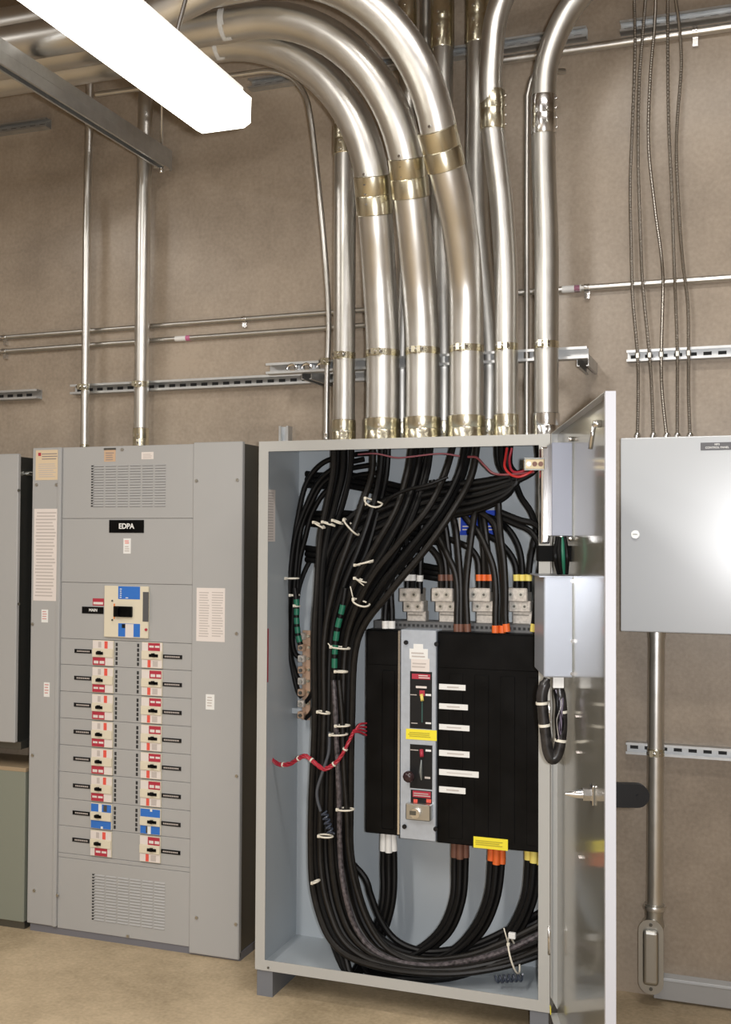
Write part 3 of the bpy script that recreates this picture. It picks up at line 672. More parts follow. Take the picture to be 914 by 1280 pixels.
# latch, stay, handle
s_, z_ = dpt(742, 993, DT - .002)
m = MB(); m.cyl((s_ + .0, DT - .002, z_), (s_ + .0, DT - .03, z_), .017, 6); m.tube([(s_, DT - .03, z_), (s_, DT - .05, z_), (s_, DT - .075, z_)], [.012, .010, .002], 12); m.box((s_ - .02, DT - .008, z_ - .025), (s_ + .02, DT - .002, z_ + .025), .002); doorbuild(m, 'latch_shaft', STEEL, door)
s2, z2 = dpt(752, 545, DT - .002)
m = MB(); m.tube([(s2, DT - .002, z2 + .03), (s2, DT - .022, z2 + .03)], .009, 10); m.tube([(s2, DT - .02, z2 + .03), (s2 - .02, DT - .026, z2 - .03)], .006, 8); doorbuild(m, 'door_stay_hook', STEEL, door)
for px, py in ((724, 940), (727, 1071), (723, 895)):
    m = MB(); s3, z3 = dpt(px, py, DT - .0022); m.box((s3 - .008, DT - .010, z3 - .0025), (s3 + .008, DT - .002, z3 + .0015)); doorbuild(m, 'label_remnant', PAPER, door)
m = MB()
hy, hr = DT + .108, .030
m.prism([(s_ - .012, DT + .001, z_ - hr), (s_ - .012, DT + .001, z_ + hr)] + [(s_ - .012, hy + hr * sin(a), z_ + hr * cos(a)) for a in [k * PI / 14 for k in range(15)]], (.024, 0, 0))
m.cyl((s_ + .012, hy, z_), (s_ + .015, hy, z_), .004, 8); doorbuild(m, 'handle', BLKM, door)
m = MB(); p = (.06, -.002, .02); m.box((.01, -.003, .008), (.03, -.001, .03)); doorbuild(m, 'yellow_tag', YLAB, door)

# ------------------------------------------------------------------ transfer switch inside
YS = -.36
ts = thing('transfer_switch', (-1.01, -.25, .56), 'black-covered transfer switch with a metal faceplate inside the open cabinet', 'switch')
def pb(x0, y0, x1, y1, Y, depth, mt, name, parent, bev=0.0):
    xm = (x0 + x1) / 2; ym = (y0 + y1) / 2
    a, b = P(x0, ym, Y).x, P(x1, ym, Y).x; zt_, zb_ = P(xm, y0, Y).z, P(xm, y1, Y).z
    return MB().box((a, Y, zb_), (b, Y + depth, zt_), bev).build(name, mt, parent)
zS1, zS0 = 1.284, .557
xa, xb, xc, xd = -1.324, -1.194, -1.062, -.690
lcov = MB().box((xa, YS, zS0 + .012), (xb, -.20, zS1), .004).box((xa + .004, YS - .002, zS1 - .125), (xb - .002, YS + .01, zS1 - .004), .003).build('cover', BLK, ts)
rcov = MB().box((xc, YS, zS0 + .002), (xd, -.20, zS1), .004).box((xc + .004, YS - .002, zS1 - .125), (xd - .002, YS + .01, zS1 - .004), .003).build('cover', BLK, ts)
m = MB()
for k in range(4): x = xc + .04 + k * .09; m.box((x, YS - .0015, zS0 + .02), (x + .055, YS + .005, zS1 - .14), .004)
m.build('ridge', BLK, rcov)
m = MB(); m.box((xa + .06, YS - .003, zS0 + .03), (xa + .11, YS + .005, zS1 - .14), .004); m.build('ridge', BLK, lcov)
fp = MB().box((xb + .004, YS - .014, zS0 + .008), (xc, -.2, zS1 + .004), .002).build('faceplate', PLATE, ts)
MB().box((xb - .006, YS - .016, zS0 + .02), (xb + .003, YS + .02, zS1), .001).build('trim_strip', STEEL, ts)
YG = YS - .014
l = pb(517, 805, 529, 813, YG - .0008, .001, WHT, 'white_label', fp); pb(512, 811, 535, 824, YG - .0011, .001, WHT, 'white_label', fp)
l = pb(514, 823, 537, 840, YG - .0009, .001, PAPER, 'white_label', fp); print_lines(fp, 515, 827, 535, 836, 2, Y=YG - .0009, name='label_printing'); print_lines(fp, 514, 814, 533, 823, 2, Y=YG - .0012, name='label_printing')
l = pb(512.5, 839.5, 540, 911, YG - .001, .001, BLKM, 'switch_diagram', fp)
pb(515, 842.5, 538, 849, YG - .0014, .001, REDL, 'red_header', fp); print_lines(fp, 523, 843, 538, 849, 2, PAPER, Y=YG - .0016, name='label_printing')
print_lines(fp, 520, 857, 534, 861, 1, PAPER, Y=YG - .0014, name='label_printing', fill=.8)
pb(513, 868, 521, 869, YG - .0014, .001, FAINT, 'line', fp); pb(532, 867.5, 539, 870, YG - .0014, .001, WHT, 'line', fp); pb(514, 903.5, 522, 904.5, YG - .0014, .001, FAINT, 'line', fp); pb(532, 903, 539, 905, YG - .0014, .001, WHT, 'line', fp)
m = MB(); m.tube([P(527, 868, YG - .004), P(528, 876, YG - .012)], .006, 10); m.build('indicator', YEL, fp)
pb(524.5, 863, 531, 870, YG - .002, .001, REDL, 'red_flag', fp)
pb(527, 876, 528.5, 903, YG - .002, .001, mat('teal slot', (.03, .09, .08), .4), 'lever_slot', fp)
l = pb(507.5, 912, 546, 925, YG - .0018, .001, YLAB, 'warning_label', fp); print_lines(fp, 510, 914, 543, 923, 3, mat('olive print', (.45, .38, .03), .5), Y=YG - .002, name='label_printing')
l = pb(512.5, 931, 540.5, 986, YG - .001, .001, BLKM, 'switch_diagram', fp)
pb(513, 937, 523, 938, YG - .0014, .001, FAINT, 'line', fp); pb(532, 937, 539, 939.5, YG - .0014, .001, WHT, 'line', fp); pb(531, 971, 538, 973.5, YG - .0014, .001, FAINT, 'line', fp)
m = MB(); m.tube([P(527, 937, YG - .002), P(527.5, 946, YG - .012)], .007, 10); m.build('indicator', REDL, fp)
m = MB(); m.tube([P(527, 950, YG - .003), P(526, 965, YG - .008), P(527, 975, YG - .004)], [.003, .007, .003], 8); m.build('lever', mat('steel lever', (.25, .27, .27), .35, .7), fp)
l = pb(513.5, 988, 540, 1004, YG - .001, .001, BLKM, 'red_and_black_label', fp); pb(516, 989, 538.5, 997, YG - .0014, .001, REDL, 'red_band', fp); print_lines(fp, 517, 990, 538, 997, 2, FAINT, Y=YG - .0016, name='label_printing'); pb(517, 999, 522, 1003, YG - .0014, .001, REDB, 'red_mark', fp); pb(533, 999, 539, 1003.5, YG - .0014, .001, REDB, 'red_mark', fp)
lk = pb(507, 1005.5, 538, 1026, YG - .028, .028, ALU, 'lock_box', fp, .003)
c = P(520, 1016, YG - .028); MB().cyl(c, c + V(0, -.014, 0), .017, 20).build('lock_cylinder', STEEL, fp); MB().box(c + V(-.018, -.016, -.005), c + V(.004, -.013, .009)).build('key_slot', DARK, fp)
c = P(511, 971, YG - .03); m = MB(); m.ball(c, .021, (1, .8, 1)); m.cyl(c, c + V(0, .05, 0), .008, 10); m.build('knob', mat('maroon knob', (.035, .018, .02), .2), fp)
m = MB()
for x, y in ((508, 803), (546, 805), (506, 1033), (545, 1036)): p = P(x, y, YG); m.cyl(p, p + V(0, -.006, 0), .008, 10)
m.build('screw', BLKM, fp)
for (x0, y0, x1, y1) in ((549, 855.5, 582, 862.5), (549, 880, 585, 887), (549, 906, 587, 913), (549, 938.5, 587, 946), (549, 963, 598.5, 970.5), (549, 984, 582, 991.5)):
    l = pb(x0, y0, x1, y1, YS - .005, .0015, WHT, 'circuit_label', rcov); print_lines(rcov, x0 + 9, y0 + 2, x1 - 6, y1 - 2, 1, FAINT, Y=YS - .0055, name='label_printing', fill=.7)
l = pb(592, 1047.5, 635, 1061.5, YS - .006, .0015, YLAB, 'warning_label', rcov); print_lines(rcov, 594, 1049, 632, 1060, 3, mat('olive print2', (.45, .38, .03), .5), Y=YS - .0065, name='label_printing')
# perforated strip and lugs above
st = MB().box((-1.315, -.30, 1.278), (-.70, -.20, 1.312), .002).build('mounting_strip', mat('strip grey', (.13, .13, .13), .5, .4), ts)
m = MB()
for k in range(34): x = -1.27 + k * .0165; m.box((x, -.3015, 1.293), (x + .009, -.30, 1.302))
stuff(m.build('slots', SLOT, st))
for px in (517, 557.5, 604, 650):
    c = P(px, 760, -.28); x = c.x
    def zy(py): return P(px, py, -.28).z
    lg = MB().box((x - .048, -.30, zy(752)), (x + .03, -.225, zy(735)), .003).box((x - .038, -.285, zy(765)), (x + .038, -.225, zy(751)), .003).box((x - .028, -.27, zy(784)), (x + .042, -.225, zy(764)), .003).build('lug', LUGM, ts)
    for qx, py, Y in ((-.028, 743, -.30), (.008, 743, -.30), (-.018, 758, -.285), (.018, 758, -.285)):
        z = zy(py); MB().tube([(x + qx, Y - .0008, z), (x + qx, Y - .004, z)], .0095, 12, caps=True).build('set_screw', ALU, lg)
    m = MB()
    for qx, py, Y in ((-.028, 743, -.304), (.008, 743, -.304), (-.018, 758, -.289), (.018, 758, -.289)):
        z = zy(py); m.cyl((x + qx, Y, z), (x + qx, Y - .0008, z), .005, 6)
    for py in (769, 780): z = zy(py); m.box((x - .024, -.2706, z - .0014), (x + .03, -.2695, z + .0014))
    m.build('socket', DARK, lg)
bl = thing('wall_plate', P(596, 655, YB - .006), 'deep blue printed plate on the back wall of the open cabinet', 'plate')
l = pb(575, 638, 621, 669, YB - .008, .004, DBLUE, 'plate', bl); pb(573.5, 640, 576, 664, YB - .0085, .003, PAPER, 'white_edge', bl); pb(619, 645, 621.5, 671, YB - .0085, .003, PAPER, 'white_edge', bl)
print_lines(bl, 578, 656, 588, 664, 2, PAPER, Y=YB - .0085, name='printing'); print_lines(bl, 608, 656, 618, 664, 2, PAPER, Y=YB - .0085, name='printing')
# ground bar on the left inner wall
gx = P(381, 840, -.20).x
gb = thing('ground_bar', (gx, -.2, P(381, 900, -.2).z), 'copper terminal bar with clamps at the left of the cable trunk', 'terminal bar')
z1, z0 = P(383, 788, -.2).z, P(383, 900, -.2).z
MB().box((gx - .010, -.20, z0), (gx + .022, -.192, z1), .001).build('bar', COPPER, gb)
for k in range(8):
    z = z1 - (z1 - z0) * (k + .5) / 8
    cl = MB().box((gx - .018, -.228, z - .013), (gx + .008, -.20, z + .013), .003).build('clamp', COPPER if k % 2 else LUGM, gb)
    MB().cyl((gx - .004, -.228, z), (gx - .004, -.236, z), .007, 8).build('clamp_screw', DARK if k % 2 else ALU, cl)
    MB().cyl((gx + .016, -.2, z), (gx + .016, -.208, z), .006, 8).build('bolt', BRASSY, gb)
MB().box((CX0 + t, -.19, z1 - .04), (gx + .01, -.185, z1 - .02)).box((CX0 + t, -.19, z0 + .02), (gx + .01, -.185, z0 + .04)).build('bracket', GREYI, gb)

# ------------------------------------------------------------------ cables
RC = .0116
def above_floor(p, zmin=.107):
    if p.z >= zmin: return p
    d = p - EYE; q = EYE + d * ((zmin - EYE.z) / d.z)
    if q.y < -.476: q.y = -.476
    q.z = zmin; return q
def cable(pts, r, label, group=None, mt=None, tapes=(), seg=10, per=6, name='power_cable', cat='cable'):
    pts = [above_floor(p, .096 + r * 1.1) if -1.68 < p.x < -.64 else p for p in pts]
    pa = spline(pts, per); o = tag(MB().tube(pa, r, seg).build(name, mt or CABLE), label, cat, group)
    for (fa, fb, mm, rr) in tapes:
        a = []
        for k in range(5): a.append(at_len(pa, fa + (fb - fa) * k / 4)[0])
        MB().tube(a, r * rr, seg + 2).build('phase_tape', mm, o)
    return o
def LR(L, Rr, u): return [(a[0] + (b[0] - a[0]) * u, a[1] + (b[1] - a[1]) * u) for a, b in zip(L, Rr)]
TL = [(393, 800), (394, 900), (390, 1000), (388, 1060), (391, 1105), (399, 1143), (413, 1175), (437, 1196), (475, 1209), (520, 1216), (570, 1217), (620, 1210), (660, 1199), (700, 1184)]
TR = [(447, 800), (440, 900), (439, 1000), (439, 1060), (445, 1098), (453, 1130), (465, 1160), (484, 1184), (512, 1197), (545, 1200), (590, 1193), (630, 1178), (664, 1162), (700, 1142)]
TY = [-.395, -.395, -.395, -.395, -.40, -.40, -.40, -.395, -.39, -.38, -.37, -.35, -.33, -.30]
UP = {
 'A': ([(414, 549), (413, 590), (405, 630), (398, 670), (395, 720)], [(440, 549), (438, 590), (428, 630), (416, 670), (409, 720)], [-.33, -.33, -.335, -.35, -.375], 'first mid-sized riser'),
 'B': ([(464, 549), (462, 590), (452, 625), (434, 675), (416, 728)], [(490, 549), (487, 595), (477, 640), (462, 690), (438, 742)], [-.33, -.345, -.375, -.39, -.395], 'leftmost thick conduit'),
 'C': ([(514, 549), (508, 590), (493, 635), (468, 680), (441, 730)], [(540, 549), (534, 590), (518, 640), (495, 690), (461, 742)], [-.33, -.35, -.385, -.40, -.40], 'middle thick conduit'),
 'D': ([(568, 549), (558, 590), (535, 635), (498, 680), (460, 730)], [(598, 549), (590, 595), (566, 640), (530, 690), (488, 740)], [-.33, -.36, -.40, -.41, -.41], 'rightmost thick conduit')}
def jit(p): return (p[0] + random.uniform(-.8, .8), p[1])
def upper(g, u, dy):
    L, Rr, ys, _ = UP[g]; pts = LR(L, Rr, u)
    return [P(*jit(p), y + dy * (1 if k else .6)) for k, (p, y) in enumerate(zip(pts, ys))]
# nine front cables of the trunk, sweeping round the bottom to the right
fr = [('A', .15), ('A', .6), ('B', .1), ('B', .55), ('C', .1), ('C', .55), ('D', .0), ('D', .5), ('D', 1.0)]
for i, (g, ug) in enumerate(fr):
    u = i / 8
    lo = [P(*jit(p), y + (.012 if i % 2 else 0) - (0, 0, 0, 0, .01, .03, .055, .07, .075, .075, .06, .04, .02, 0)[k] * (1 - u)) for k, (p, y) in enumerate(zip(LR(TL, TR, u), TY))]
    cable(upper(g, ug, 0) + lo, RC, 'black cable in front of the trunk that sweeps round the cabinet floor', 'front trunk cables sweeping to the right', CABLEB if i % 2 == 0 else CABLE)
# feeders from the lower terminals
LOW = [('white', WHT, (480, 486, 491), [(0, 0), (-1, 45), (-12, 85), (-30, 118), (-50, 138)], (1062, 1064, 1062), 1040),
       ('brown', BRN, (568.5, 575, 582), [(0, 0), (-3, 45), (-20, 85), (-55, 112), (-95, 119), (-130, 108)], (1070, 1072, 1070), 1045),
       ('orange', ORG, (614.5, 620.5, 627), [(0, 0), (-6, 45), (-25, 85), (-60, 115), (-110, 126), (-170, 118)], (1074, 1079, 1078), 1055),
       ('yellow', YEL, (660, 667, 674), [(0, 0), (-6, 45), (-25, 85), (-60, 122), (-110, 140), (-170, 140), (-215, 128)], (1073, 1077, 1079), 1060)]
j = 0
for nm, mm, xs, path, ytape, ys in LOW:
    for k, x in enumerate(xs):
        Y0 = -.30 - .012 * (k == 1)
        pts = [P(x, ys - 6, Y0), P(x, ys, Y0)]
        for q, (dx, dy_) in enumerate(path):
            sp = (k - 1) * (7 if q < 3 else 5); a = min(1, q / 3)
            pts.append(P(xs[1] + dx + sp * (1 - .35 * a), 1080 + dy_ + a * sp * .55, Y0 - .012 * q))
        uu = (j % 6) / 6 + .08; dy = .03 if j < 6 else .055
        for q in (5, 4, 3, 2, 1, 0): pts.append(P(*jit(LR(TL, TR, uu)[q]), TY[q] + dy))
        g = 'ABCD'[min(3, int(uu * 4))]
        pts += upper(g, (uu * 4) % 1, .028 if j < 6 else .05)[::-1]
        o = cable(pts, RC, 'black cable with %s tape under the switch, curving into the trunk' % nm, 'lower feeder cables with %s tape' % nm)
        pa = spline(pts, 6); L = sum((pa[i + 1] - pa[i]).length for i in range(len(pa) - 1))
        zt_ = P(x, ys, Y0).z; ze = P(x, ytape[k], Y0).z
        a = [p for p in pa if p.z > ze - .002 and pa.index(p) < 20]
        e0 = pa[0]
        q_ = []
        for s__ in range(8):
            c, _, _ = at_len(pa, (.004 + (e0.z - ze) * s__ / 7) / L); q_.append(c)
        MB().tube(q_, RC * 1.14, 12).build('phase_tape', mm, o)
        j += 1
# three cables deep in the trunk, also going right
for i in range(3):
    u = .2 + .3 * i
    lo = [P(p[0], p[1] - (0 if k < 5 else 8), y + .045) for k, (p, y) in enumerate(zip([a if k < 4 else b for k, (a, b) in enumerate(zip(LR(TL, TR, u), LR(TL, TR, .7 + .25 * i)))], TY))]
    cable(upper('ABC'[i], .85, .03) + lo, RC, 'black cable deep in the trunk that ends at the right of the cabinet floor', 'deep trunk cables')
# the broad sweep from the two right-hand risers
SU = [(688, 549), (684, 572), (655, 590), (600, 602), (540, 608), (480, 626), (440, 645), (414, 682), (401, 735), (400, 800), (402, 900), (402, 1000), (405, 1060), (412, 1110)]
SW = [(622, 549), (625, 585), (640, 612), (600, 637), (540, 649), (490, 666), (457, 690), (436, 730), (426, 770), (424, 830), (424, 920), (422, 1000), (424, 1060), (430, 1110)]
SY = [-.33, -.335, -.335, -.335, -.335, -.34, -.345, -.35, -.345, -.335, -.335, -.335, -.335, -.335]
for i in range(10):
    u = i / 9
    L2 = list(SU)
    if i < 5: A_ = SU; ps = [(SU[0][0] - 4 * i, 549), (SU[1][0] - 3 * i, 574 + 2 * i)] + LR(SU, SW, u)[2:]
    else: ps = [(SW[0][0] + 4 * (9 - i), 549), (SW[1][0] + 3 * (9 - i), 580)] + LR(SU, SW, u)[2:]
    pts = [P(*jit(p), y + (.014 if i % 2 else -.006)) for p, y in zip(ps, SY)]
    cable(pts, RC, 'black cable in the broad sweep falling from the two end risers', 'sweep cables from the right-hand risers')
# cables to the upper terminals
UPC = [
 ('white', WHT, [(482, 786), (482, 765), (486, 735), (497, 705), (515, 685), (540, 662), (556, 648), (575, 630), (590, 600)], -.345, 'lower'),
 ('white', WHT, [(490, 786), (490, 765), (489, 735), (493, 710), (505, 690), (530, 668), (560, 640), (580, 615)], -.335, 'lower'),
 ('white', WHT, [(509.5, 738), (509.5, 722), (507, 705), (503, 690), (500, 670), (510, 640), (520, 610)], -.285, 'upper'),
 ('white', WHT, [(516, 738), (516, 722), (515, 705), (511, 690), (508, 670), (515, 640), (530, 610)], -.28, 'upper'),
 ('white', WHT, [(525, 742), (525, 726), (526, 700), (527, 670), (530, 640), (540, 605)], -.285, 'upper'),
 ('brown', BRN, [(552, 740), (552, 724), (551, 705), (545, 692), (533, 682), (515, 682), (500, 690)], -.285, 'upper'),
 ('brown', BRN, [(558, 740), (558, 722), (556, 700), (550, 680), (540, 660), (525, 640)], -.27, 'upper'),
 ('brown', BRN, [(564, 740), (564, 724), (562, 700), (560, 680), (556, 655), (545, 630), (540, 600)], -.28, 'upper'),
 ('brown', BRN, [(571.5, 790), (571.5, 770), (572, 740), (569, 715), (560, 695), (548, 670), (535, 650), (525, 635)], -.335, 'lower'),
 ('brown', BRN, [(576, 790), (576, 770), (576, 735), (574, 700), (570, 660), (566, 640), (565, 610)], -.33, 'lower'),
 ('brown', BRN, [(585, 790), (584, 770), (583, 735), (586, 700), (591, 660), (595, 635), (600, 605)], -.34, 'lower'),
 ('orange', ORG, [(599, 740), (599, 722), (598, 702), (592, 690), (582, 682), (565, 675), (545, 668)], -.285, 'upper'),
 ('orange', ORG, [(605.5, 740), (605.5, 722), (605, 700), (604, 680), (602, 655), (600, 630)], -.275, 'upper'),
 ('orange', ORG, [(613, 740), (613, 722), (611, 700), (609, 680), (606, 655), (600, 620)], -.285, 'upper'),
 ('orange', ORG, [(619.5, 792), (619.5, 770), (620, 740), (617, 710), (608, 685), (598, 665), (585, 650), (575, 635), (560, 620)], -.335, 'lower'),
 ('orange', ORG, [(628, 792), (629, 770), (630, 740), (628, 710), (624, 680), (618, 655), (600, 640), (580, 632)], -.325, 'lower'),
 ('orange', ORG, [(634, 790), (632, 770), (632, 735), (630, 700), (626, 670), (624, 640), (622, 600)], -.34, 'lower'),
 ('yellow', YEL, [(646, 740), (646, 722), (644, 705), (636, 690), (622, 676), (605, 668), (585, 664)], -.285, 'upper'),
 ('yellow', YEL, [(653, 740), (653, 722), (652, 700), (647, 680), (636, 662), (620, 650), (600, 642)], -.275, 'upper'),
 ('yellow', YEL, [(661, 740), (661, 722), (663, 700), (667, 680), (670, 660), (664, 640), (652, 622), (645, 605)], -.285, 'upper'),
 ('yellow', YEL, [(667, 790), (669, 770), (672, 740), (676, 705), (676, 685), (664, 665), (645, 655), (620, 645)], -.325, 'lower'),
 ('yellow', YEL, [(680, 790), (680, 770), (681, 740), (682, 705), (680, 670), (668, 655), (650, 650), (625, 640)], -.335, 'lower')]
for nm, mm, ps, Y, wh in UPC:
    pts = [P(x, y, Y + (.02 if k > 4 else 0)) for k, (x, y) in enumerate(ps)]
    pa = spline(pts, 6); L = sum((pa[i + 1] - pa[i]).length for i in range(len(pa) - 1))
    z = (P(ps[0][0], 722 if wh == 'upper' else 781, Y).z - pts[0].z) / L
    if wh == 'upper': f0, f1 = abs(z) - .011 / L, abs(z) + .011 / L
    else: f0, f1 = .002, .028 / L
    if ps[0][1] == 742: f0 -= .006; f1 -= .006
    cable(pts, RC * .95, ('black cable with %s tape entering a grey lug above the switch' if wh == 'upper' else 'black cable with %s tape entering the top edge of the switch') % nm, '%s terminal cables with %s tape' % (wh, nm), CABLEB if nm in ('brown', 'orange') else CABLE, [(max(.001, f0), f1, mm, 1.14)])
# level cables at the back, left
for i, (y0, lab_) in enumerate(((600, 'highest'), (648, 'middle'), (693, 'lowest'))):
    for k in range(3):
        cable([P(383, y0 + 7 * k - 8, -.17), P(400, y0 + 7 * k - 6, -.18), P(440, y0 - 6 + 7 * k, -.19), P(500, y0 + 8 + 7 * k, -.20), P(560, y0 + 20 + 6 * k, -.21)], RC, 'black cable in the %s level run behind the trunk at upper left' % lab_, '%s level run behind the trunk' % lab_, per=4)
# loops down the left wall to the terminal bar
LOOPS = [[(470, 566), (430, 570), (402, 580), (383, 605), (373, 645), (366, 690), (362, 740), (360, 780), (363, 815), (369, 840), (374, 850)],
         [(470, 580), (430, 588), (404, 604), (388, 632), (377, 660), (371, 700), (368, 740), (366, 780), (366, 805), (370, 818), (376, 822)],
         [(480, 590), (440, 596), (410, 612), (391, 640), (381, 675), (374, 705), (372, 740), (370, 770), (371, 790), (375, 798), (380, 800)],
         [(455, 574), (424, 582), (400, 600), (384, 630), (371, 665), (365, 700), (361, 745), (360, 790), (365, 830), (372, 862), (378, 872)]]
for i, ps in enumerate(LOOPS):
    cable([P(x, y, (-.25, -.24, -.23, -.25)[i] + .004 * k) for k, (x, y) in enumerate(ps)], RC * .85, 'black cable looping down the left wall of the cabinet to the terminal bar', 'loops to the terminal bar')
cable([P(394, 690, -.16), P(382, 712, -.17), P(374, 735, -.19), P(371, 760, -.22)], RC * .8, 'thin black cable crossing behind the loops at left', None, per=5)
for i in range(2): cable([P(395 + 2 * i, 845 + 24 * i, -.30), P(393, 858 + 24 * i, -.26), P(388, 870 + 22 * i, -.22), P(382, 878 + 20 * i, -.205)], RC * .7, '%s short black cable from the trunk into the terminal bar' % ('upper', 'lower')[i], None)
# green-banded cables
for ps, Y, lab_ in (([(369, 735), (371, 755), (371, 775), (373, 795), (376, 806)], -.29, 'green-banded cable beside the loops above the terminal bar'), ([(432, 735), (428, 760), (422, 785), (419, 810), (418, 840)], -.425, 'green-banded cable in front of the cable trunk')):
    pts = [P(x, y, Y) for x, y in ps]
    cable(pts, RC * .85, lab_, None, CABLE, [(.2 + .16 * k, .2 + .16 * k + .11, GRNT, 1.08) for k in range(5)])
# thin cables in front
cable([P(480, 632, -.41), P(490, 621, -.42), P(510, 612, -.42), P(535, 606, -.42), P(560, 596, -.41)], .006, 'thin black wire crossing the front of the cable bundles near the top', None)
cable([P(417, 850, -.42), P(419, 880, -.42), P(421, 930, -.42), P(424, 1000, -.42), P(425, 1060, -.42), P(430, 1110, -.43), P(445, 1160, -.43), P(475, 1193, -.43), P(530, 1207, -.42), P(590, 1200, -.40), P(640, 1185, -.38), P(690, 1160, -.35)], RC * .8, 'thinner cable with pale printing down the front of the trunk', None, mat('printed cable', (.07, .06, .065), .3, noise=.9, nscale=90))
cable([P(424, 850, -.415), P(428, 900, -.415), P(430, 960, -.415), P(434, 1020, -.415), P(436, 1060, -.415), P(444, 1105, -.415), P(462, 1155, -.42), P(490, 1190, -.42), P(540, 1208, -.41), P(590, 1210, -.40), P(640, 1200, -.38), P(690, 1180, -.36)], RC * .8, 'thinner grey-streaked cable down the front right of the trunk', None, CABLEB)
cable([P(412, 915, -.42), P(411, 940, -.425), P(405, 960, -.43), P(397, 985, -.43), P(397, 1000, -.43), P(401, 1014, -.43)], .0055, 'thin grey wire with a spiral end on the front of the trunk', None, mat('grey wire', (.10, .11, .13), .3, .4))
# spiral wrapping tails
def spiral(c0, c1, r, turns, label):
    c0, c1 = Vector(c0), Vector(c1); ax = (c1 - c0); u = ax.cross(V(0, 1, 0)).normalized(); v = ax.normalized().cross(u); n = turns * 10
    pts = [c0 + ax * (k / n) + u * r * cos(k * .628) + v * r * sin(k * .628) for k in range(n + 1)]
    tag(MB().tube(pts, .0035, 6).build('spiral_wrap', mat('spiral wrap', (.05, .06, .085), .25)), label, 'spiral wrap')
spiral(P(405, 1015, -.43), P(414, 1043, -.43), .011, 5, 'dark spiral of wire curled on the lower front of the trunk')
spiral(P(620, 1224, -.40), P(654, 1222, -.39), .011, 6, 'dark curled wrap lying at lower right of the cabinet floor')
# red wires
RW = [(330, 938), (337, 946), (348, 955), (362, 955), (372, 949), (382, 945), (393, 953), (405, 961), (418, 955), (428, 943), (437, 925), (442, 915)]
root = thing('red_wire_harness', P(400, 961, -.43), 'twisted red wire harness crossing the cable trunk', 'wiring harness')
pts = [P(x, y, [-.36, -.36, -.365, -.38, -.40, -.418, -.427, -.43, -.43, -.43, -.43, -.43][k]) for k, (x, y) in enumerate(RW)]
pa = spline(pts, 6)
for s__ in range(4):
    q_ = []
    for i, p in enumerate(pa):
        a = i * .55 + s__ * PI / 2; q_.append(p + V(0, cos(a), sin(a)) * .0055)
    e = pa[-1]; f_ = [P(449, 906 + 3 * s__, -.41), P(458, 904 + 5 * s__, -.37)]
    MB().tube(q_ + spline([q_[-1]] + f_, 5)[1:], .0036, 7).build('wire', REDW, root)
for fr_ in (.2, .38, .52, .72, .86):
    c, tn, _ = at_len(pa, fr_); MB().tube([c - tn * .003, c + tn * .003], .0098, 10).build('tie', TIE, root)
cable([P(634, 560, -.36), P(632, 572, -.37), P(631, 583, -.38), P(637, 592, -.385), P(648, 596, -.385), P(660, 592, -.38), P(668, 586, -.37)], .0045, 'bright red wire loop at the top right of the open cabinet', None, mat('bright red wire', (.55, .03, .03), .35), name='red_wire', cat='wire')
cable([P(640, 560, -.355), P(637, 575, -.36), P(640, 588, -.37), P(650, 590, -.375), P(668, 582, -.37)], .0045, 'second red wire inside the bright red loop at the top right', None, REDW, name='red_wire', cat='wire')
cable([P(585, 571, -.375), P(596, 572, -.38), P(606, 582, -.38), P(618, 592, -.38), P(640, 593, -.385), P(668, 590, -.37)], .004, 'dull red wire sagging left of the bright red loop', None, mat('dull red wire', (.22, .05, .06), .4), name='red_wire', cat='wire')
cable([P(448, 568, -.30), P(470, 567, -.36), P(495, 572, -.37), P(512, 571, -.37), P(550, 567, -.37), P(575, 570, -.37)], .003, 'thin pinkish wire along the top between the cable bundles', None, mat('pinkish wire', (.35, .12, .15), .4), name='red_wire', cat='wire')
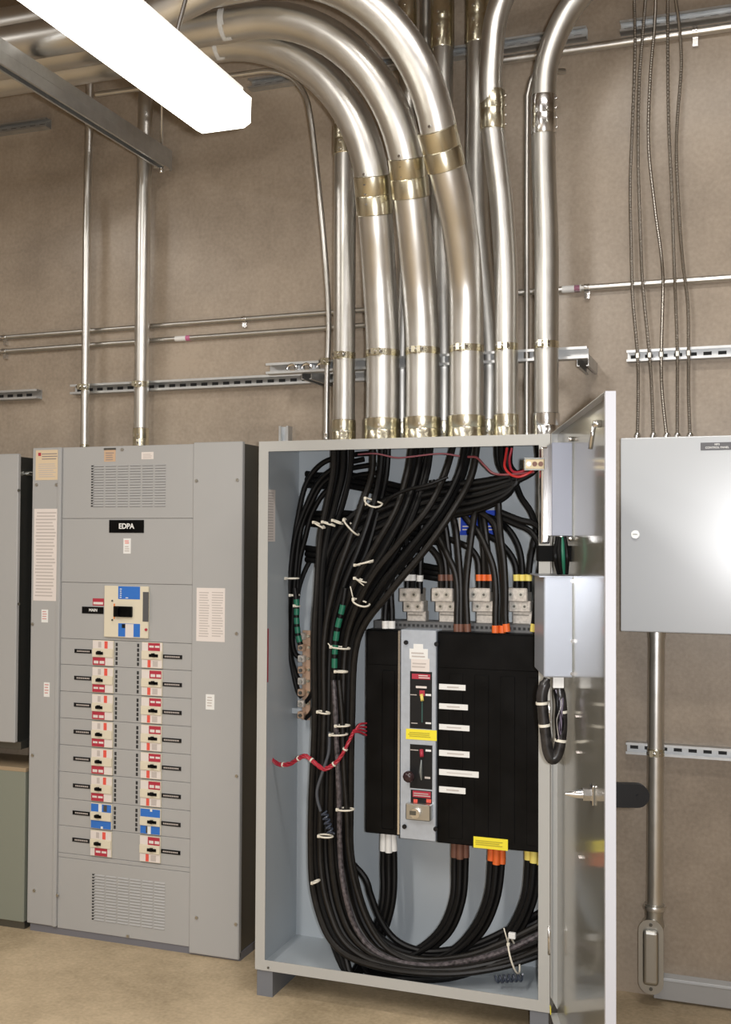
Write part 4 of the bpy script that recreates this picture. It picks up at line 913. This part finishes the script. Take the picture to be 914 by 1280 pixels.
# cable ties
def tie(p0, p1, Y, label, tail=None, r=.0032, sag=0.0):
    a, b = P(*p0, Y), P(*p1, Y); c = (a + b) / 2; n = 24; h = (b - a) / 2; d = V(0, 1, 0) * max(.02, h.length * .75)
    pts = [c + h * cos(2 * PI * k / n) - d * sin(2 * PI * k / n) * (1 if True else 0) + V(0, 0, -sag * max(0, sin(2 * PI * k / n))) for k in range(n)]
    m = MB(); m.tube(pts, r, 6, closed=True)
    hd = a.lerp(b, .12) + V(0, -d.y * .55, 0); m.box(hd - V(.005, .005, .005), hd + V(.005, .005, .005), .001)
    o = tag(m.build('cable_tie', TIE), label, 'cable tie', 'nylon cable ties on the cables')
    if tail:
        MB().tube([hd, P(*tail, Y - d.y * .7)], .0022, 6).build('tail', TIE, o)
    return o
TIES = [((456, 622), (478, 630), -.395, 'white tie round the bundle under the leftmost thick conduit', (457, 632), .02),
        ((392, 652), (406, 660), -.37, 'leftmost of three small ties in a row at upper left of the trunk', (404, 661), 0),
        ((403, 652), (418, 657), -.37, 'middle one of three small ties in a row at upper left of the trunk', (419, 658), 0),
        ((416, 650), (428, 655), -.37, 'right one of three small ties in a row at upper left of the trunk', (426, 655), 0),
        ((430, 648), (448, 669), -.375, 'long slanting tie on the broad sweep of cables', None, 0),
        ((443, 707), (466, 702), -.41, 'thin tie curling round the bundle below the middle of the crossing', (467, 700), 0),
        ((443, 722), (458, 728), -.42, 'crossed tie ends above the lower tie of the crossing bundle', (455, 732), 0),
        ((441, 748), (462, 756), -.425, 'tie round the bundle where it joins the trunk', (438, 733), .012),
        ((357, 723), (373, 723), -.27, 'upper tie on the cable loops at left', None, 0),
        ((363, 744), (374, 744), -.27, 'lower tie on the cable loops at left', None, 0),
        ((369, 757), (374, 758), -.29, 'tiny tie at the top of the green bands at left', None, 0),
        ((413, 808), (437, 811), -.42, 'tie across the trunk at the lower green bands', (410, 804), 0),
        ((419, 839), (434, 840), -.425, 'short tie below the green-banded cable of the trunk', None, 0),
        ((397, 889), (412, 892), -.42, 'short tie on the left half of the trunk level with the lug bar foot', None, 0),
        ((419, 907), (437, 907), -.425, 'upper of two ties on the trunk beside the red wires', None, 0),
        ((412, 918), (434, 918), -.425, 'lower of two ties on the trunk beside the red wires', None, 0),
        ((421, 1011), (442, 1012), -.425, 'tie on the right half of the trunk low down', None, 0),
        ((398, 1044), (416, 1046), -.43, 'tie under the dark spiral of wire', None, 0),
        ((391, 1103), (399, 1101), -.43, 'small tie at the left side of the trunk bend', None, 0),
        ((636, 1172), (649, 1216), -.40, 'long white tie round the cables at lower right', (630, 1160), 0)]
for p0, p1, Y, lab_, tail, sg in TIES: tie(p0, p1, Y, lab_, tail, sag=sg)
m = MB(); c = P(640, 1170, -.40); m.box(c - V(.012, .003, .010), c + V(.012, .012, .010), .002); tag(m.build('cable_tag', WHT), 'small white tag on a cable above the long white tie at lower right', 'tag')

# ------------------------------------------------------------------ light
def area(name, loc, rot, sx, sy, power, col):
    l = bpy.data.lights.new(name, 'AREA'); l.shape = 'RECTANGLE'; l.size = sx; l.size_y = sy; l.energy = power; l.color = col
    o = bpy.data.objects.new(name, l); C.objects.link(o); o.location = loc; o.rotation_euler = rot; return o
warm = (1, .955, .90)
area('ceiling_tube_light', (-.25, -1.9, 3.9), (0, 0, 0), 1.2, .25, 30, warm)
area('ceiling_tube_light', (-1.5, -4.6, 3.6), (0, 0, 0), .2, 2.4, 125, warm)
area('ceiling_tube_light', (1.9, -4.2, 3.6), (0, 0, 0), .2, 2.4, 18, warm)
area('ceiling_tube_light', (-4.0, -3.0, 3.6), (0, 0, 0), .2, 2.4, 45, warm)
fl = bpy.data.lights.new('camera_flash', 'SPOT'); fl.energy = 235; fl.shadow_soft_size = .03; fl.color = (.98, .98, 1); fl.spot_size = math.radians(98); fl.spot_blend = 1.0
fo = bpy.data.objects.new('camera_flash', fl); C.objects.link(fo)
fo.matrix_world = Matrix.Translation((.10, -4.08, 1.62)) @ R3.to_4x4()
w = bpy.data.worlds.new('world'); bpy.context.scene.world = w; w.use_nodes = True
w.node_tree.nodes['Background'].inputs[0].default_value = (.5, .45, .4, 1); w.node_tree.nodes['Background'].inputs[1].default_value = .2
sc = bpy.context.scene
sc.view_settings.view_transform = 'Standard'; sc.view_settings.look = 'None'; sc.view_settings.gamma = 1; sc.view_settings.exposure = .16
sc.view_settings.use_curve_mapping = False
sc.cycles.use_denoising = True; sc.cycles.max_bounces = 8
